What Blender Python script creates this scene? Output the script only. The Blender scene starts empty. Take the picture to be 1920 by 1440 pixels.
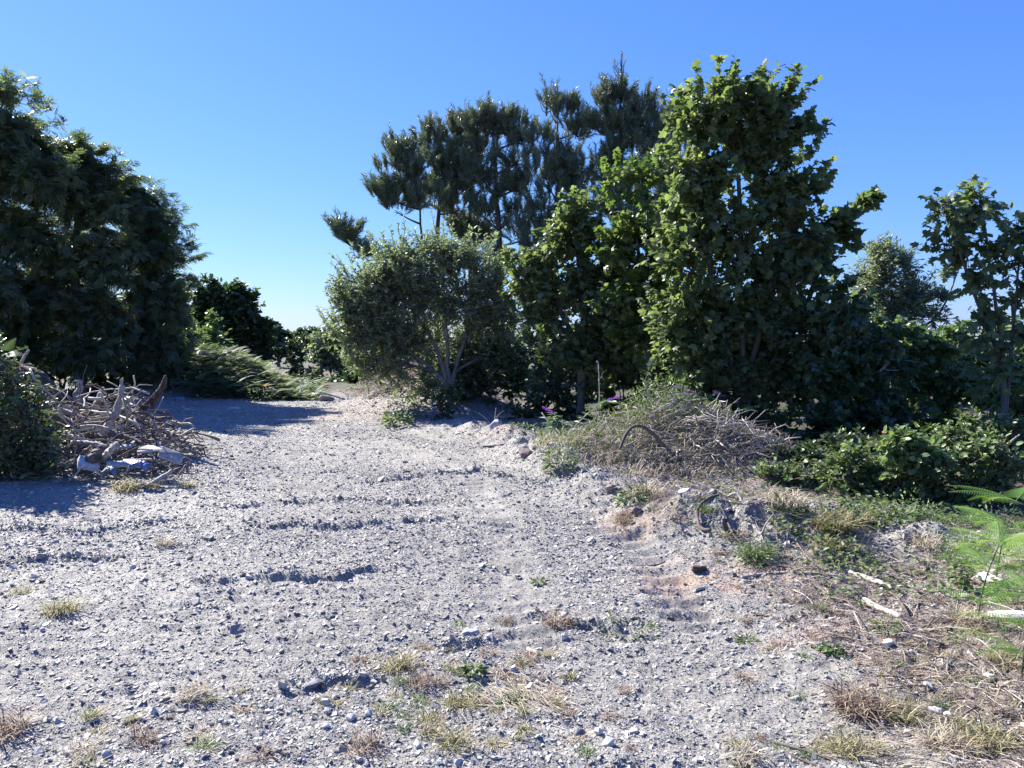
import bpy, math
import numpy as np
from mathutils import Vector

C = bpy.context.scene.collection
RG = np.random.default_rng
SUN_AZ, SUN_EL = math.radians(-50), math.radians(38)
F, PITCH, CH = 1413.0, math.radians(4.05), 1.6
cp, sp = math.cos(PITCH), math.sin(PITCH)

# ------------------------------------------------------------------ helpers: objects
def tag(o, label=None, cat=None, group=None, kind=None):
    if label: o['label'] = label
    if cat: o['category'] = cat
    if group: o['group'] = group
    if kind: o['kind'] = kind
    return o

def empty(name, loc, label, cat, group=None):
    o = bpy.data.objects.new(name, None); C.objects.link(o)
    o.location = loc; o.empty_display_size = .2
    return tag(o, label, cat, group)

def mesh_obj(name, V, faces, mat, parent=None, rnd=None, smooth=False, attrs=None, loc=None):
    """V (n,3); faces: list of int arrays (m,k) with different k"""
    me = bpy.data.meshes.new(name)
    V = np.asarray(V, np.float32)
    if parent is not None and loc is None:
        V = V - np.array(parent.location, np.float32)
    if loc is not None:
        V = V - np.array(loc, np.float32)
    me.vertices.add(len(V)); me.vertices.foreach_set('co', V.ravel())
    faces = [np.asarray(f, np.int32) for f in faces if len(f)]
    idx = np.concatenate([f.ravel() for f in faces])
    tot = np.concatenate([np.full(len(f), f.shape[1], np.int32) for f in faces])
    st = np.concatenate([[0], np.cumsum(tot)[:-1]]).astype(np.int32)
    me.loops.add(len(idx)); me.loops.foreach_set('vertex_index', idx)
    me.polygons.add(len(tot)); me.polygons.foreach_set('loop_start', st)
    me.polygons.foreach_set('loop_total', tot)
    me.polygons.foreach_set('use_smooth', np.full(len(tot), smooth))
    if rnd is not None:
        a = me.attributes.new('rnd', 'FLOAT', 'FACE'); a.data.foreach_set('value', np.asarray(rnd, np.float32))
    if attrs:
        for k, v in attrs.items():
            a = me.attributes.new(k, 'FLOAT', 'POINT'); a.data.foreach_set('value', np.asarray(v, np.float32))
    me.update(calc_edges=True)
    me.materials.append(mat)
    o = bpy.data.objects.new(name, me); C.objects.link(o)
    if parent is not None: o.parent = parent
    if loc is not None: o.location = loc
    return o

# ------------------------------------------------------------------ helpers: camera-derived places
def P(px, py, Y):
    x = (px-960)/F; u = (720-py)/F
    d = np.array([x, cp+u*sp, -sp+u*cp])
    return np.array([0, 0, CH]) + d*(Y/d[1])

# ------------------------------------------------------------------ noise
_g = RG(7).random((256, 256))
def vnoise(x, y):
    xi = np.floor(x).astype(int); yi = np.floor(y).astype(int)
    fx = x-xi; fy = y-yi; fx = fx*fx*(3-2*fx); fy = fy*fy*(3-2*fy)
    a = _g[xi & 255, yi & 255]; b = _g[(xi+1) & 255, yi & 255]
    c = _g[xi & 255, (yi+1) & 255]; d = _g[(xi+1) & 255, (yi+1) & 255]
    return (a*(1-fx)+b*fx)*(1-fy)+(c*(1-fx)+d*fx)*fy
def fbm(x, y, o=4):
    s = 0; a = .5
    for i in range(o):
        s = s+a*(vnoise(x*1.0+17.3*i, y*1.0+5.1*i)-.5); x = x*2.03+y*.31; y = y*2.01-x*.13; a *= .5
    return s*2
def sstep(a, b, x):
    t = np.clip((x-a)/(b-a), 0, 1); return t*t*(3-2*t)
def seg_dist(x, y, pts):
    best = np.full(np.shape(x), 1e9)
    for (ax, ay), (bx, by) in zip(pts[:-1], pts[1:]):
        dx, dy = bx-ax, by-ay
        t = np.clip(((x-ax)*dx+(y-ay)*dy)/(dx*dx+dy*dy), 0, 1)
        best = np.minimum(best, np.hypot(x-ax-t*dx, y-ay-t*dy))
    return best
def G0(px, py):          # flat ground point
    u = (720-py)/F; dz = -sp+u*cp; t = -CH/dz
    return ((px-960)/F*t, (cp+u*sp)*t)

BERM = [G0(860, 800), G0(950, 830), G0(1010, 875), G0(1120, 935), G0(1240, 985), G0(1350, 1010), G0(1600, 1010), G0(1900, 1060)]
RUTS = [([G0(395, 1088), G0(520, 1082), G0(630, 1078), G0(740, 1062)], .05, .05),
        ([G0(470, 985), G0(620, 990), G0(740, 978), G0(850, 975)], .05, .05),
        ([G0(560, 1288), G0(640, 1262), G0(700, 1262)], .05, .04),
        ([G0(400, 955), G0(640, 940), G0(860, 950)], .06, .03),
        ([G0(0, 1000), G0(150, 1010), G0(290, 985)], .10, .05),
        ([G0(0, 1060), G0(220, 1050)], .08, .04),
        ([G0(850, 1195), G0(910, 1190)], .04, .05),
        ([G0(1010, 1150), G0(1090, 1165), G0(1150, 1170)], .05, .05),
        ([G0(700, 905), G0(900, 890), G0(1010, 925)], .06, .025)]
HUMPS = [ # cx, cy, rx, ry, h
    (2.0, 9.0, 1.2, 1.0, .32),        # dead cane heap
    (-1.9, 16.6, 1.3, 1.3, .75),      # far spoil mound
    (-.9, 15.2, .9, .8, .30),
    (-9.3, 20.6, 1.7, 2.2, .8),   # bracken bank
    (-5.4, 9.6, 1.8, 1.6, .30),       # log pile base
    (5.8, 7.9, 2.6, 1.4, .15), (3.6, 4.4, .9, .7, .10),
    (1.62, 6.0, .55, .3, .13), (1.2, 7.0, .5, .3, .10), (2.6, 6.1, .7, .35, .12), (.55, 8.2, .35, .4, .12), (-.1, 10.3, .5, .5, .16),
    (.1, 9.2, .3, .3, .1)]
def H0(x, y):
    x = np.asarray(x, float); y = np.asarray(y, float)
    z = .10*fbm(x*.22+3, y*.22, 3)
    z = z+.035*fbm(x*1.1, y*1.1+9, 3)
    for cx, cy, rx, ry, h in HUMPS:
        z = z+h*np.exp(-(((x-cx)/rx)**2+((y-cy)/ry)**2))
    d = seg_dist(x, y, BERM)
    lump = .55+.9*np.abs(fbm(x*2.6, y*2.6, 3))
    z = z+.15*lump*np.exp(-(d/.33)**2)
    right = sstep(0, .9, x-np.interp(y, [0, 2.8, 4.0, 5.2, 6.5, 8, 10, 12.6, 18], [1.25, 1.1, 1.15, 1.1, .9, .45, .15, -.6, -2]))
    z = z+right*(.06*fbm(x*2.1+5, y*2.1, 4)+.03)
    r = np.hypot(x, y)
    z = z*np.where(r > 60, np.clip(1-(r-60)/100, 0, 1), 1)
    return z, right, d
TRK = [G0(1330, 1190), G0(1230, 1060), G0(1130, 960), G0(1020, 885), G0(880, 832), G0(700, 800)]
def track(x, y):
    "two tread bands left by a tracked digger: mask and distance along"
    m = np.zeros(np.shape(x)); s_ = np.zeros(np.shape(x)); L0 = 0
    for (ax, ay), (bx, by) in zip(TRK[:-1], TRK[1:]):
        dx, dy = bx-ax, by-ay; l = math.hypot(dx, dy); t = ((x-ax)*dx+(y-ay)*dy)/l; o = (-(x-ax)*dy+(y-ay)*dx)/l
        for off in (0, .95):
            k = np.exp(-(np.abs(o-off)/.17)**4)*sstep(-.1, .1, t)*sstep(-.1, .1, l-t); s_ = np.where(k > m, L0+t, s_); m = np.maximum(m, k)
        L0 += l
    return m, s_
def Hrel(x, y):
    z, right, d = H0(x, y)
    near = np.exp(-np.hypot(x, y)/25)
    z = z+near*(.020*fbm(x*5.3, y*5.3, 3)+.014*fbm(x*16, y*16, 3)+.006*np.abs(fbm(x*45, y*45, 2)))
    z = z+near*.05*np.exp(-(d/.5)**2)*fbm(x*9, y*9, 3)
    z = z+near*right*.025*fbm(x*12, y*12, 3)
    tm_, ts_ = track(x, y); wob = np.clip(.6+1.6*fbm(x*1.3+9, y*1.3, 2), 0, 1); z = z-tm_*wob*.022+tm_*wob*.020*np.sin(ts_*2*math.pi/.19)
    z = z+near*.006*np.sin(y*38+3*fbm(x*.7, y*.7, 2)*4)*sstep(0,.4,fbm(x*.5+40,y*.5,2)+.15)
    for pts, w, h in RUTS:
        dd = seg_dist(x+.10*fbm(x*3, y*3, 2), y+.10*fbm(x*3+7, y*3, 2)+.05*fbm(x*14, y*14, 2), pts)
        dn = seg_dist(x+.10*fbm(x*3, y*3, 2), y+.07+.10*fbm(x*3+7, y*3, 2)+.05*fbm(x*14, y*14, 2), pts)
        br = .5+.9*np.clip(.5+fbm(x*6, y*6, 2), 0, 1)
        br = br*(.65+.5*np.clip(.4+1.6*fbm(x*13+3, y*13, 3), 0, 1.2)); z = z+h*.50*br*np.exp(-(dd/w)**2)-h*.5*br*np.exp(-(dn/(w*.8))**2)
    # distant hill band at the horizon
    r = np.hypot(x, y)
    z = z+4*sstep(700, 1500, r)*(.5+.5*fbm(x*.002, y*.002, 3)*2)
    return z, right, d
def H(x, y):
    return Hrel(x, y)[0]
def G(px, py):
    x, y = G0(px, py)
    for i in range(6):
        h = float(H0(x, y)[0])
        u = (720-py)/F; dz = -sp+u*cp; t = (CH-h)/-dz
        x, y = (px-960)/F*t, (cp+u*sp)*t
    return np.array([x, y, float(H(x, y))])
def on(x, y, dz=0.): return np.array([x, y, float(H(x, y))+dz])

# ------------------------------------------------------------------ materials
def nt(name):
    m = bpy.data.materials.new(name); m.use_nodes = True
    t = m.node_tree; t.nodes.clear(); return m, t, t.nodes, t.links
def ramp(N, stops, interp='LINEAR'):
    r = N.new('ShaderNodeValToRGB'); r.color_ramp.interpolation = interp
    e = r.color_ramp.elements
    while len(e) < len(stops): e.new(.5)
    for i, (p, c) in enumerate(stops):
        e[i].position = p; e[i].color = (*c, 1)
    return r
def leaf_mat(name, stops, rough=.42, trans=.35, spec=.5, tcol=(1.08, 1.10, .62), gain=1.38):
    m, t, N, L = nt(name)
    at = N.new('ShaderNodeAttribute'); at.attribute_name = 'rnd'
    r = ramp(N, [(a, tuple(min(.6, v*gain) for v in c)) for a, c in stops]); L.new(at.outputs['Fac'], r.inputs[0])
    p = N.new('ShaderNodeBsdfPrincipled'); p.inputs['Roughness'].default_value = rough
    p.inputs['Specular IOR Level'].default_value = spec
    L.new(r.outputs[0], p.inputs['Base Color'])
    tr = N.new('ShaderNodeBsdfTranslucent')
    mx = N.new('ShaderNodeMix'); mx.data_type = 'RGBA'; mx.blend_type = 'MULTIPLY'; mx.inputs[0].default_value = 1
    L.new(r.outputs[0], mx.inputs[6]); mx.inputs[7].default_value = (*[c*1.3 for c in tcol], 1)
    L.new(mx.outputs[2], tr.inputs[0])
    ms = N.new('ShaderNodeMixShader'); ms.inputs[0].default_value = trans
    L.new(p.outputs[0], ms.inputs[1]); L.new(tr.outputs[0], ms.inputs[2])
    o = N.new('ShaderNodeOutputMaterial'); L.new(ms.outputs[0], o.inputs[0])
    return m
def bark_mat(name, c1, c2, scale=18, rough=.85, bump=.4, moss=None):
    m, t, N, L = nt(name)
    tc = N.new('ShaderNodeTexCoord')
    mp = N.new('ShaderNodeMapping'); mp.inputs['Scale'].default_value = (1, 1, .35); L.new(tc.outputs['Object'], mp.inputs[0])
    n = N.new('ShaderNodeTexNoise'); n.inputs['Scale'].default_value = scale; n.inputs['Detail'].default_value = 6; n.inputs['Roughness'].default_value = .7
    L.new(mp.outputs[0], n.inputs[0])
    r = ramp(N, [(.34, c1), (.66, c2)]); L.new(n.outputs[0], r.inputs[0])
    col = r.outputs[0]
    if moss:
        n2 = N.new('ShaderNodeTexNoise'); n2.inputs['Scale'].default_value = 4; L.new(tc.outputs['Object'], n2.inputs[0])
        rr = ramp(N, [(.55, (0, 0, 0)), (.65, (1, 1, 1))]); L.new(n2.outputs[0], rr.inputs[0])
        mx = N.new('ShaderNodeMix'); mx.data_type = 'RGBA'; L.new(rr.outputs[0], mx.inputs[0]); L.new(col, mx.inputs[6]); mx.inputs[7].default_value = (*moss, 1)
        col = mx.outputs[2]
    b = N.new('ShaderNodeBump'); b.inputs['Strength'].default_value = bump; b.inputs['Distance'].default_value = .02
    L.new(n.outputs[0], b.inputs['Height'])
    p = N.new('ShaderNodeBsdfPrincipled'); p.inputs['Roughness'].default_value = rough
    L.new(col, p.inputs['Base Color']); L.new(b.outputs[0], p.inputs['Normal'])
    o = N.new('ShaderNodeOutputMaterial'); L.new(p.outputs[0], o.inputs[0])
    return m
def rnd_mat(name, stops, rough=.8, spec=.3, nscale=60, namt=.35):
    m, t, N, L = nt(name)
    at = N.new('ShaderNodeAttribute'); at.attribute_name = 'rnd'
    r = ramp(N, [(a, tuple(v*.82 for v in c)) for a, c in stops]); L.new(at.outputs['Fac'], r.inputs[0])
    tc = N.new('ShaderNodeTexCoord'); n = N.new('ShaderNodeTexNoise'); n.inputs['Scale'].default_value = nscale; n.inputs['Detail'].default_value = 5
    L.new(tc.outputs['Object'], n.inputs[0])
    mr = N.new('ShaderNodeMapRange'); mr.inputs[1].default_value = .3; mr.inputs[2].default_value = .7; mr.inputs[3].default_value = 1-namt; mr.inputs[4].default_value = 1+namt*.6
    L.new(n.outputs[0], mr.inputs[0])
    mx = N.new('ShaderNodeMix'); mx.data_type = 'RGBA'; mx.blend_type = 'MULTIPLY'; mx.inputs[0].default_value = 1
    L.new(r.outputs[0], mx.inputs[6]); L.new(mr.outputs[0], mx.inputs[7])
    b = N.new('ShaderNodeBump'); b.inputs['Strength'].default_value = .3; b.inputs['Distance'].default_value = .01; L.new(n.outputs[0], b.inputs['Height'])
    p = N.new('ShaderNodeBsdfPrincipled'); p.inputs['Roughness'].default_value = rough; p.inputs['Specular IOR Level'].default_value = spec
    L.new(mx.outputs[2], p.inputs['Base Color']); L.new(b.outputs[0], p.inputs['Normal'])
    o = N.new('ShaderNodeOutputMaterial'); L.new(p.outputs[0], o.inputs[0])
    return m

M = {}
M['sycamore'] = leaf_mat('sycamore_leaf', [(0, (.046, .068, .036)), (.45, (.080, .112, .052)), (.85, (.125, .160, .072)), (1, (.17, .19, .075))], .45, .50, .5)
M['sycamore_pale'] = leaf_mat('young_sycamore_leaf', [(0, (.045, .075, .020)), (.6, (.082, .125, .04)), (.93, (.13, .165, .055)), (1, (.20, .15, .05))], .44, .44, .7)
M['ash'] = leaf_mat('ash_leaf', [(0, (.042, .068, .038)), (.6, (.078, .108, .056)), (1, (.16, .17, .075))], .42, .48, .7)
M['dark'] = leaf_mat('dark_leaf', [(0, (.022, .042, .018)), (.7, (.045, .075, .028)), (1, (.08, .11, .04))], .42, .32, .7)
M['willow'] = leaf_mat('willow_leaf', [(0, (.085, .110, .068)), (.55, (.125, .155, .10)), (.9, (.165, .19, .125)), (1, (.22, .20, .09))], .42, .48, .6, (1.1, 1.15, .7))
M['pine'] = leaf_mat('pine_needle', [(0, (.060, .085, .058)), (.6, (.105, .135, .085)), (.93, (.145, .160, .095)), (1, (.13, .10, .055))], .4, .18, .6)
M['bracken'] = leaf_mat('bracken_frond', [(0, (.055, .085, .045)), (.7, (.085, .12, .068)), (.93, (.12, .14, .08)), (1, (.20, .12, .07))], .6, .35, .25, (1.1, 1.1, .7))
M['fern'] = leaf_mat('bright_frond', [(0, (.07, .14, .03)), (.6, (.12, .21, .045)), (1, (.19, .25, .07))], .5, .45, .35)
M['bramble'] = leaf_mat('bramble_leaf', [(0, (.045, .075, .033)), (.5, (.08, .12, .050)), (.85, (.14, .20, .075)), (.97, (.20, .20, .08)), (1, (.26, .12, .06))], .45, .38, .5)
M['buddleia'] = leaf_mat('buddleia_leaf', [(0, (.07, .12, .06)), (1, (.13, .19, .09))], .5, .3, .4)
M['weed'] = leaf_mat('weed_leaf', [(0, (.05, .08, .032)), (.7, (.085, .125, .050)), (1, (.16, .18, .075))], .5, .35, .4)
M['grass'] = leaf_mat('tuft_grass', [(0, (.07, .085, .03)), (.35, (.12, .12, .05)), (.7, (.22, .19, .11)), (1, (.32, .28, .19))], .6, .3, .3, (1.1, 1.05, .7))
M['straw'] = leaf_mat('dry_grass', [(0, (.16, .13, .10)), (.5, (.28, .24, .18)), (1, (.40, .36, .28))], .7, .2, .2, (1, .95, .8))
M['reddish'] = leaf_mat('brown_grass', [(0, (.09, .065, .05)), (.6, (.17, .125, .095)), (1, (.27, .225, .165))], .7, .2, .2, (1, .9, .8))
M['purple'] = leaf_mat('purple_flower', [(0, (.22, .06, .42)), (1, (.38, .14, .62))], .6, .3, .2, (1, 1, 1))
M['bark_pine'] = bark_mat('pine_bark', (.03, .025, .022), (.10, .08, .07), 10)
M['bark'] = bark_mat('grey_bark', (.045, .042, .036), (.13, .12, .10), 12)
M['bark_w'] = bark_mat('willow_bark', (.07, .065, .055), (.19, .18, .155), 12)
M['dead'] = bark_mat('dead_wood', (.16, .135, .115), (.42, .38, .34), 22, moss=None)
M['dead_dark'] = bark_mat('dark_dead_wood', (.045, .035, .03), (.16, .125, .105), 20)
M['root'] = bark_mat('earthy_root', (.035, .024, .02), (.12, .085, .068), 25, bump=.8)
M['pale_wood'] = bark_mat('pale_split_wood', (.24, .205, .165), (.46, .42, .37), 26)
M['cane'] = rnd_mat('dry_cane', [(0, (.24, .19, .14)), (.4, (.42, .36, .28)), (.8, (.58, .52, .42)), (1, (.68, .63, .54))])
M['twig'] = rnd_mat('brown_twig', [(0, (.07, .05, .04)), (.5, (.20, .155, .13)), (.85, (.36, .31, .26)), (1, (.50, .45, .40))])
M['litter'] = rnd_mat('plant_litter', [(0, (.10, .065, .05)), (.3, (.24, .175, .14)), (.6, (.42, .35, .29)), (1, (.62, .57, .50))])
M['slate'] = rnd_mat('slate_chip', [(0, (.12, .115, .107)), (.25, (.265, .255, .230)), (.7, (.385, .370, .334)), (.95, (.46, .442, .405)), (1, (.58, .555, .515))], .62, .35, 90, .2)
M['rock'] = rnd_mat('grey_rock', [(0, (.28, .28, .29)), (1, (.50, .50, .50))], .7, .4, 30, .35)
M['rock_dark'] = rnd_mat('dark_rock', [(0, (.10, .10, .12)), (1, (.20, .20, .23))], .6, .4, 30, .35)
M['white_rock'] = rnd_mat('white_stone', [(0, (.50, .49, .46)), (1, (.66, .65, .61))], .7, .4, 25, .25)
M['clod'] = rnd_mat('earth_clod', [(0, (.10, .075, .065)), (1, (.24, .19, .165))], .9, .2, 40, .5)
M['concrete'] = rnd_mat('broken_concrete', [(0, (.33, .32, .29)), (1, (.48, .46, .42))], .8, .3, 14, .3)
M['blue'] = rnd_mat('blue_plastic', [(0, (.07, .11, .24)), (1, (.12, .18, .34))], .4, .5, 12, .3)
M['bluegrey'] = rnd_mat('blue_grey_plastic', [(0, (.09, .12, .16)), (1, (.15, .19, .24))], .5, .5, 10, .3)

def ground_mat():
    m, t, N, L = nt('ground_soil')
    tc = N.new('ShaderNodeTexCoord'); O = tc.outputs['Object']
    def noise(s, d=6, r=.6):
        n = N.new('ShaderNodeTexNoise'); n.inputs['Scale'].default_value = s; n.inputs['Detail'].default_value = d; n.inputs['Roughness'].default_value = r
        L.new(O, n.inputs[0]); return n.outputs[0]
    def mix(f, a, b, mode='MIX'):
        x = N.new('ShaderNodeMix'); x.data_type = 'RGBA'; x.blend_type = mode
        if isinstance(f, float): x.inputs[0].default_value = f
        else: L.new(f, x.inputs[0])
        for s, v in ((6, a), (7, b)):
            if isinstance(v, tuple): x.inputs[s].default_value = (*v, 1)
            else: L.new(v, x.inputs[s])
        return x.outputs[2]
    fine = noise(42, 8, .75); mid = noise(3.2, 6, .6); big = noise(.55, 3)
    r1 = ramp(N, [(.30, (.100, .095, .083)), (.52, (.255, .243, .215)), (.72, (.385, .367, .326))]); L.new(fine, r1.inputs[0])
    r2 = ramp(N, [(.35, (.76, .75, .75)), (.65, (1.16, 1.15, 1.14))]); r2b = N.new('ShaderNodeMath'); r2b.operation = 'MULTIPLY_ADD'; L.new(big, r2b.inputs[0]); r2b.inputs[1].default_value = .8; r2c = N.new('ShaderNodeMath'); r2c.operation = 'MULTIPLY_ADD'; L.new(mid, r2c.inputs[0]); r2c.inputs[1].default_value = .5; r2c.inputs[2].default_value = -.15; L.new(r2c.outputs[0], r2b.inputs[2]); L.new(r2b.outputs[0], r2.inputs[0])
    slate = mix(1.0, r1.outputs[0], r2.outputs[0], 'MULTIPLY')
    r3 = ramp(N, [(.30, (.085, .062, .05)), (.5, (.18, .14, .12)), (.72, (.30, .26, .225))]); L.new(fine, r3.inputs[0])
    a = N.new('ShaderNodeAttribute'); a.attribute_name = 'soil'
    add = N.new('ShaderNodeMath'); add.operation = 'MULTIPLY_ADD'; L.new(mid, add.inputs[0]); add.inputs[1].default_value = 1.6; add.inputs[2].default_value = -.8
    sm = N.new('ShaderNodeMath'); sm.operation = 'ADD'; L.new(a.outputs['Fac'], sm.inputs[0]); L.new(add.outputs[0], sm.inputs[1])
    mr = N.new('ShaderNodeMapRange'); mr.inputs[1].default_value = .3; mr.inputs[2].default_value = .75; L.new(sm.outputs[0], mr.inputs[0])
    c = mix(mr.outputs[0], slate, r3.outputs[0])
    a2 = N.new('ShaderNodeAttribute'); a2.attribute_name = 'rust'
    c = mix(a2.outputs['Fac'], c, (.36, .22, .145))
    a4 = N.new('ShaderNodeAttribute'); a4.attribute_name = 'farland'
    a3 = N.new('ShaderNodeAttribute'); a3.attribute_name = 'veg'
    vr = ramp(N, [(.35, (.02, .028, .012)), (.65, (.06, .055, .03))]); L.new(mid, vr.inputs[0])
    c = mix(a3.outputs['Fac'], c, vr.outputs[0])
    c = mix(a4.outputs['Fac'], c, (.13, .17, .13))
    vo = N.new('ShaderNodeTexVoronoi'); vo.inputs['Scale'].default_value = 55; L.new(O, vo.inputs[0])
    b1 = N.new('ShaderNodeBump'); b1.inputs['Strength'].default_value = .35; b1.inputs['Distance'].default_value = .006; L.new(vo.outputs[0], b1.inputs['Height'])
    b2 = N.new('ShaderNodeBump'); b2.inputs['Strength'].default_value = .7; b2.inputs['Distance'].default_value = .02; L.new(fine, b2.inputs['Height']); L.new(b1.outputs[0], b2.inputs['Normal'])
    p = N.new('ShaderNodeBsdfPrincipled'); p.inputs['Roughness'].default_value = .8; p.inputs['Specular IOR Level'].default_value = .3
    L.new(c, p.inputs['Base Color']); L.new(b2.outputs[0], p.inputs['Normal'])
    o = N.new('ShaderNodeOutputMaterial'); L.new(p.outputs[0], o.inputs[0])
    return m
M['ground'] = ground_mat()

# ------------------------------------------------------------------ ground sheet
def soil_masks(x, y):
    z, right, d = H0(x, y)
    soil = sstep(.1, 1.0, right)*.75
    sx = x-np.interp(y, [2.5, 3.6, 4.6, 5.4], [1.3, 1.45, 1.2, 1.5])
    soil = soil*(1-.6*np.exp(-(d/.7)**2))+.0*sx
    back = sstep(17.6, 19.5, y+.15*x)
    soil = np.maximum(soil, back*.9)
    # spoil mound and left heap
    soil = np.maximum(soil, .6*np.exp(-(((x+1.9)/1.5)**2+((y-16.4)/1.4)**2)))
    soil = np.maximum(soil, .7*np.exp(-(((x+5.2)/1.6)**2+((y-9.2)/1.5)**2)))
    rust = np.zeros_like(x)
    for px, py, r, s in ((1310, 1090, .30, .75), (1240, 1060, .2, .4), (1180, 985, .22, .4), (1420, 1075, .2, .5), (1530, 1190, .15, .4), (1200, 1000, .2, .35), (960, 838, .3, .4), (640, 778, 1.0, .35)):
        gx, gy = G0(px, py)
        rust = rust+s*np.exp(-(((x-gx)/(r*1.3))**2+((y-gy)/r)**2))
    rust = np.clip(rust*(.6+1.2*fbm(x*5, y*5, 3)), 0, .8)
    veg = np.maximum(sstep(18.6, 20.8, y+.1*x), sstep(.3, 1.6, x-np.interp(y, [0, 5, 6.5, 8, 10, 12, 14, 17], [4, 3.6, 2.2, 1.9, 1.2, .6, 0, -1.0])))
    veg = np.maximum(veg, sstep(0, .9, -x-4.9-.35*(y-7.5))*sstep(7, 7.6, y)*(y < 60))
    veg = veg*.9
    return soil, rust, veg

def make_ground():
    a = np.concatenate([np.linspace(-180, -60, 60)[:-1], np.linspace(-60, -41, 60)[:-1], np.linspace(-41, 41, 900), np.linspace(41, 60, 60)[1:], np.linspace(60, 180, 60)[1:]])
    a = np.radians(a)[:-1]
    r = np.concatenate([[.0, .4, .8, 1.2], np.exp(np.linspace(math.log(1.6), math.log(24), 620)), np.exp(np.linspace(math.log(24.5), math.log(3500), 90))])
    R, A = np.meshgrid(r, a, indexing='ij')
    x = R*np.sin(A); y = R*np.cos(A)
    z, right, d = Hrel(x, y)
    soil, rust, veg = soil_masks(x, y)
    nr, na = R.shape
    V = np.stack([x, y, z], -1).reshape(-1, 3)
    i = np.arange(nr-1)[:, None]; j = np.arange(na)[None, :]; j2 = (j+1) % na
    Fq = np.stack([i*na+j, i*na+j2, (i+1)*na+j2, (i+1)*na+j], -1).reshape(-1, 4)
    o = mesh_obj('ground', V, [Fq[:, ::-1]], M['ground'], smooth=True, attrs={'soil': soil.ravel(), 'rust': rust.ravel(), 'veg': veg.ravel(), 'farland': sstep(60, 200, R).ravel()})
    tag(o, 'pale grey slate gravel clearing running up to the trees', 'ground', kind='structure')
make_ground()

# ------------------------------------------------------------------ vector helpers
def nrm(v): return v/np.maximum(np.linalg.norm(v, axis=-1, keepdims=True), 1e-9)
def frames(xd, up):
    x = nrm(xd); z = up-x*(x*up).sum(-1, keepdims=True); z = nrm(z+1e-6); y = np.cross(z, x)
    return np.stack([x, y, z], -1)      # columns
def place(tv, tf, pos, Fm, scale, rng, per=None):
    """instance template; returns V, list faces, rnd"""
    n = len(pos); k = len(tv)
    V = np.einsum('nij,kj->nki', Fm, tv)*np.asarray(scale).reshape(-1, 1, 1)+pos[:, None, :]
    off = (np.arange(n)*k)[:, None, None]
    fs = [(f[None]+off).reshape(-1, f.shape[1]) for f in tf]
    rn = per if per is not None else rng.random(n)
    r = np.concatenate([np.repeat(rn, len(f)) for f in tf])
    return V.reshape(-1, 3), fs, r

class MB:
    def __init__(s): s.V = []; s.F = {}; s.R = {}; s.n = 0
    def add(s, V, fs, rnd=None):
        V = np.asarray(V, float).reshape(-1, 3)
        c = 0
        for f in fs:
            f = np.asarray(f)
            if len(f) == 0: continue
            k = f.shape[1]
            s.F.setdefault(k, []).append(f+s.n)
            s.R.setdefault(k, []).append(np.full(len(f), .5) if rnd is None else (np.full(len(f), rnd) if np.isscalar(rnd) else np.asarray(rnd)[c:c+len(f)]))
            c += len(f)
        s.V.append(V); s.n += len(V)
    def build(s, name, mat, parent=None, smooth=False, loc=None):
        ks = sorted(s.F)
        return mesh_obj(name, np.concatenate(s.V), [np.concatenate(s.F[k]) for k in ks], mat, parent, np.concatenate([np.concatenate(s.R[k]) for k in ks]), smooth, loc=loc)

def tubes(Pn, Rn, sides=5, cap=True):
    """Pn (n,m,3), Rn (n,m)"""
    Pn = np.asarray(Pn, float); Rn = np.asarray(Rn, float)
    n, m, _ = Pn.shape
    T = np.empty_like(Pn); T[:, 1:-1] = Pn[:, 2:]-Pn[:, :-2]; T[:, 0] = Pn[:, 1]-Pn[:, 0]; T[:, -1] = Pn[:, -1]-Pn[:, -2]
    T = nrm(T)
    mean = nrm(Pn[:, -1]-Pn[:, 0])
    ref = np.where(np.abs(mean[:, 2:3]) > .8, np.array([[1., .1, 0]]), np.array([[0, 0, 1.]]))[:, None, :]
    A = nrm(np.cross(T, ref)); B = np.cross(T, A)
    th = np.arange(sides)/sides*2*math.pi
    V = Pn[:, :, None, :]+Rn[:, :, None, None]*(A[:, :, None, :]*np.cos(th)[None, None, :, None]+B[:, :, None, :]*np.sin(th)[None, None, :, None])
    base = (np.arange(n)*m*sides)[:, None, None]
    i = np.arange(m-1)[None, :, None]; j = np.arange(sides)[None, None, :]; j2 = (j+1) % sides
    q = np.stack([base+i*sides+j, base+i*sides+j2, base+(i+1)*sides+j2, base+(i+1)*sides+j], -1).reshape(-1, 4)
    fs = [q]
    if cap and sides > 3:
        c0 = (base[:, :, 0]+np.arange(sides)[None, ::-1]); c1 = base[:, :, 0]+(m-1)*sides+np.arange(sides)[None, :]
        fs.append(np.concatenate([c0, c1]))
    return V.reshape(-1, 3), fs, n*(m-1)*sides, n
def bez(a, b, c, m):
    t = np.linspace(0, 1, m)[None, :, None]
    return a[:, None]*(1-t)**2+2*b[:, None]*t*(1-t)+c[:, None]*t**2
def smooth_path(pts, m):
    pts = np.asarray(pts, float); n = len(pts)
    t = np.linspace(0, n-1, m); i = np.clip(t.astype(int), 0, n-2); f = (t-i)[:, None]
    p0 = pts[np.clip(i-1, 0, n-1)]; p1 = pts[i]; p2 = pts[i+1]; p3 = pts[np.clip(i+2, 0, n-1)]
    return .5*((2*p1)+(-p0+p2)*f+(2*p0-5*p1+4*p2-p3)*f**2+(-p0+3*p1-3*p2+p3)*f**3)

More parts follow.
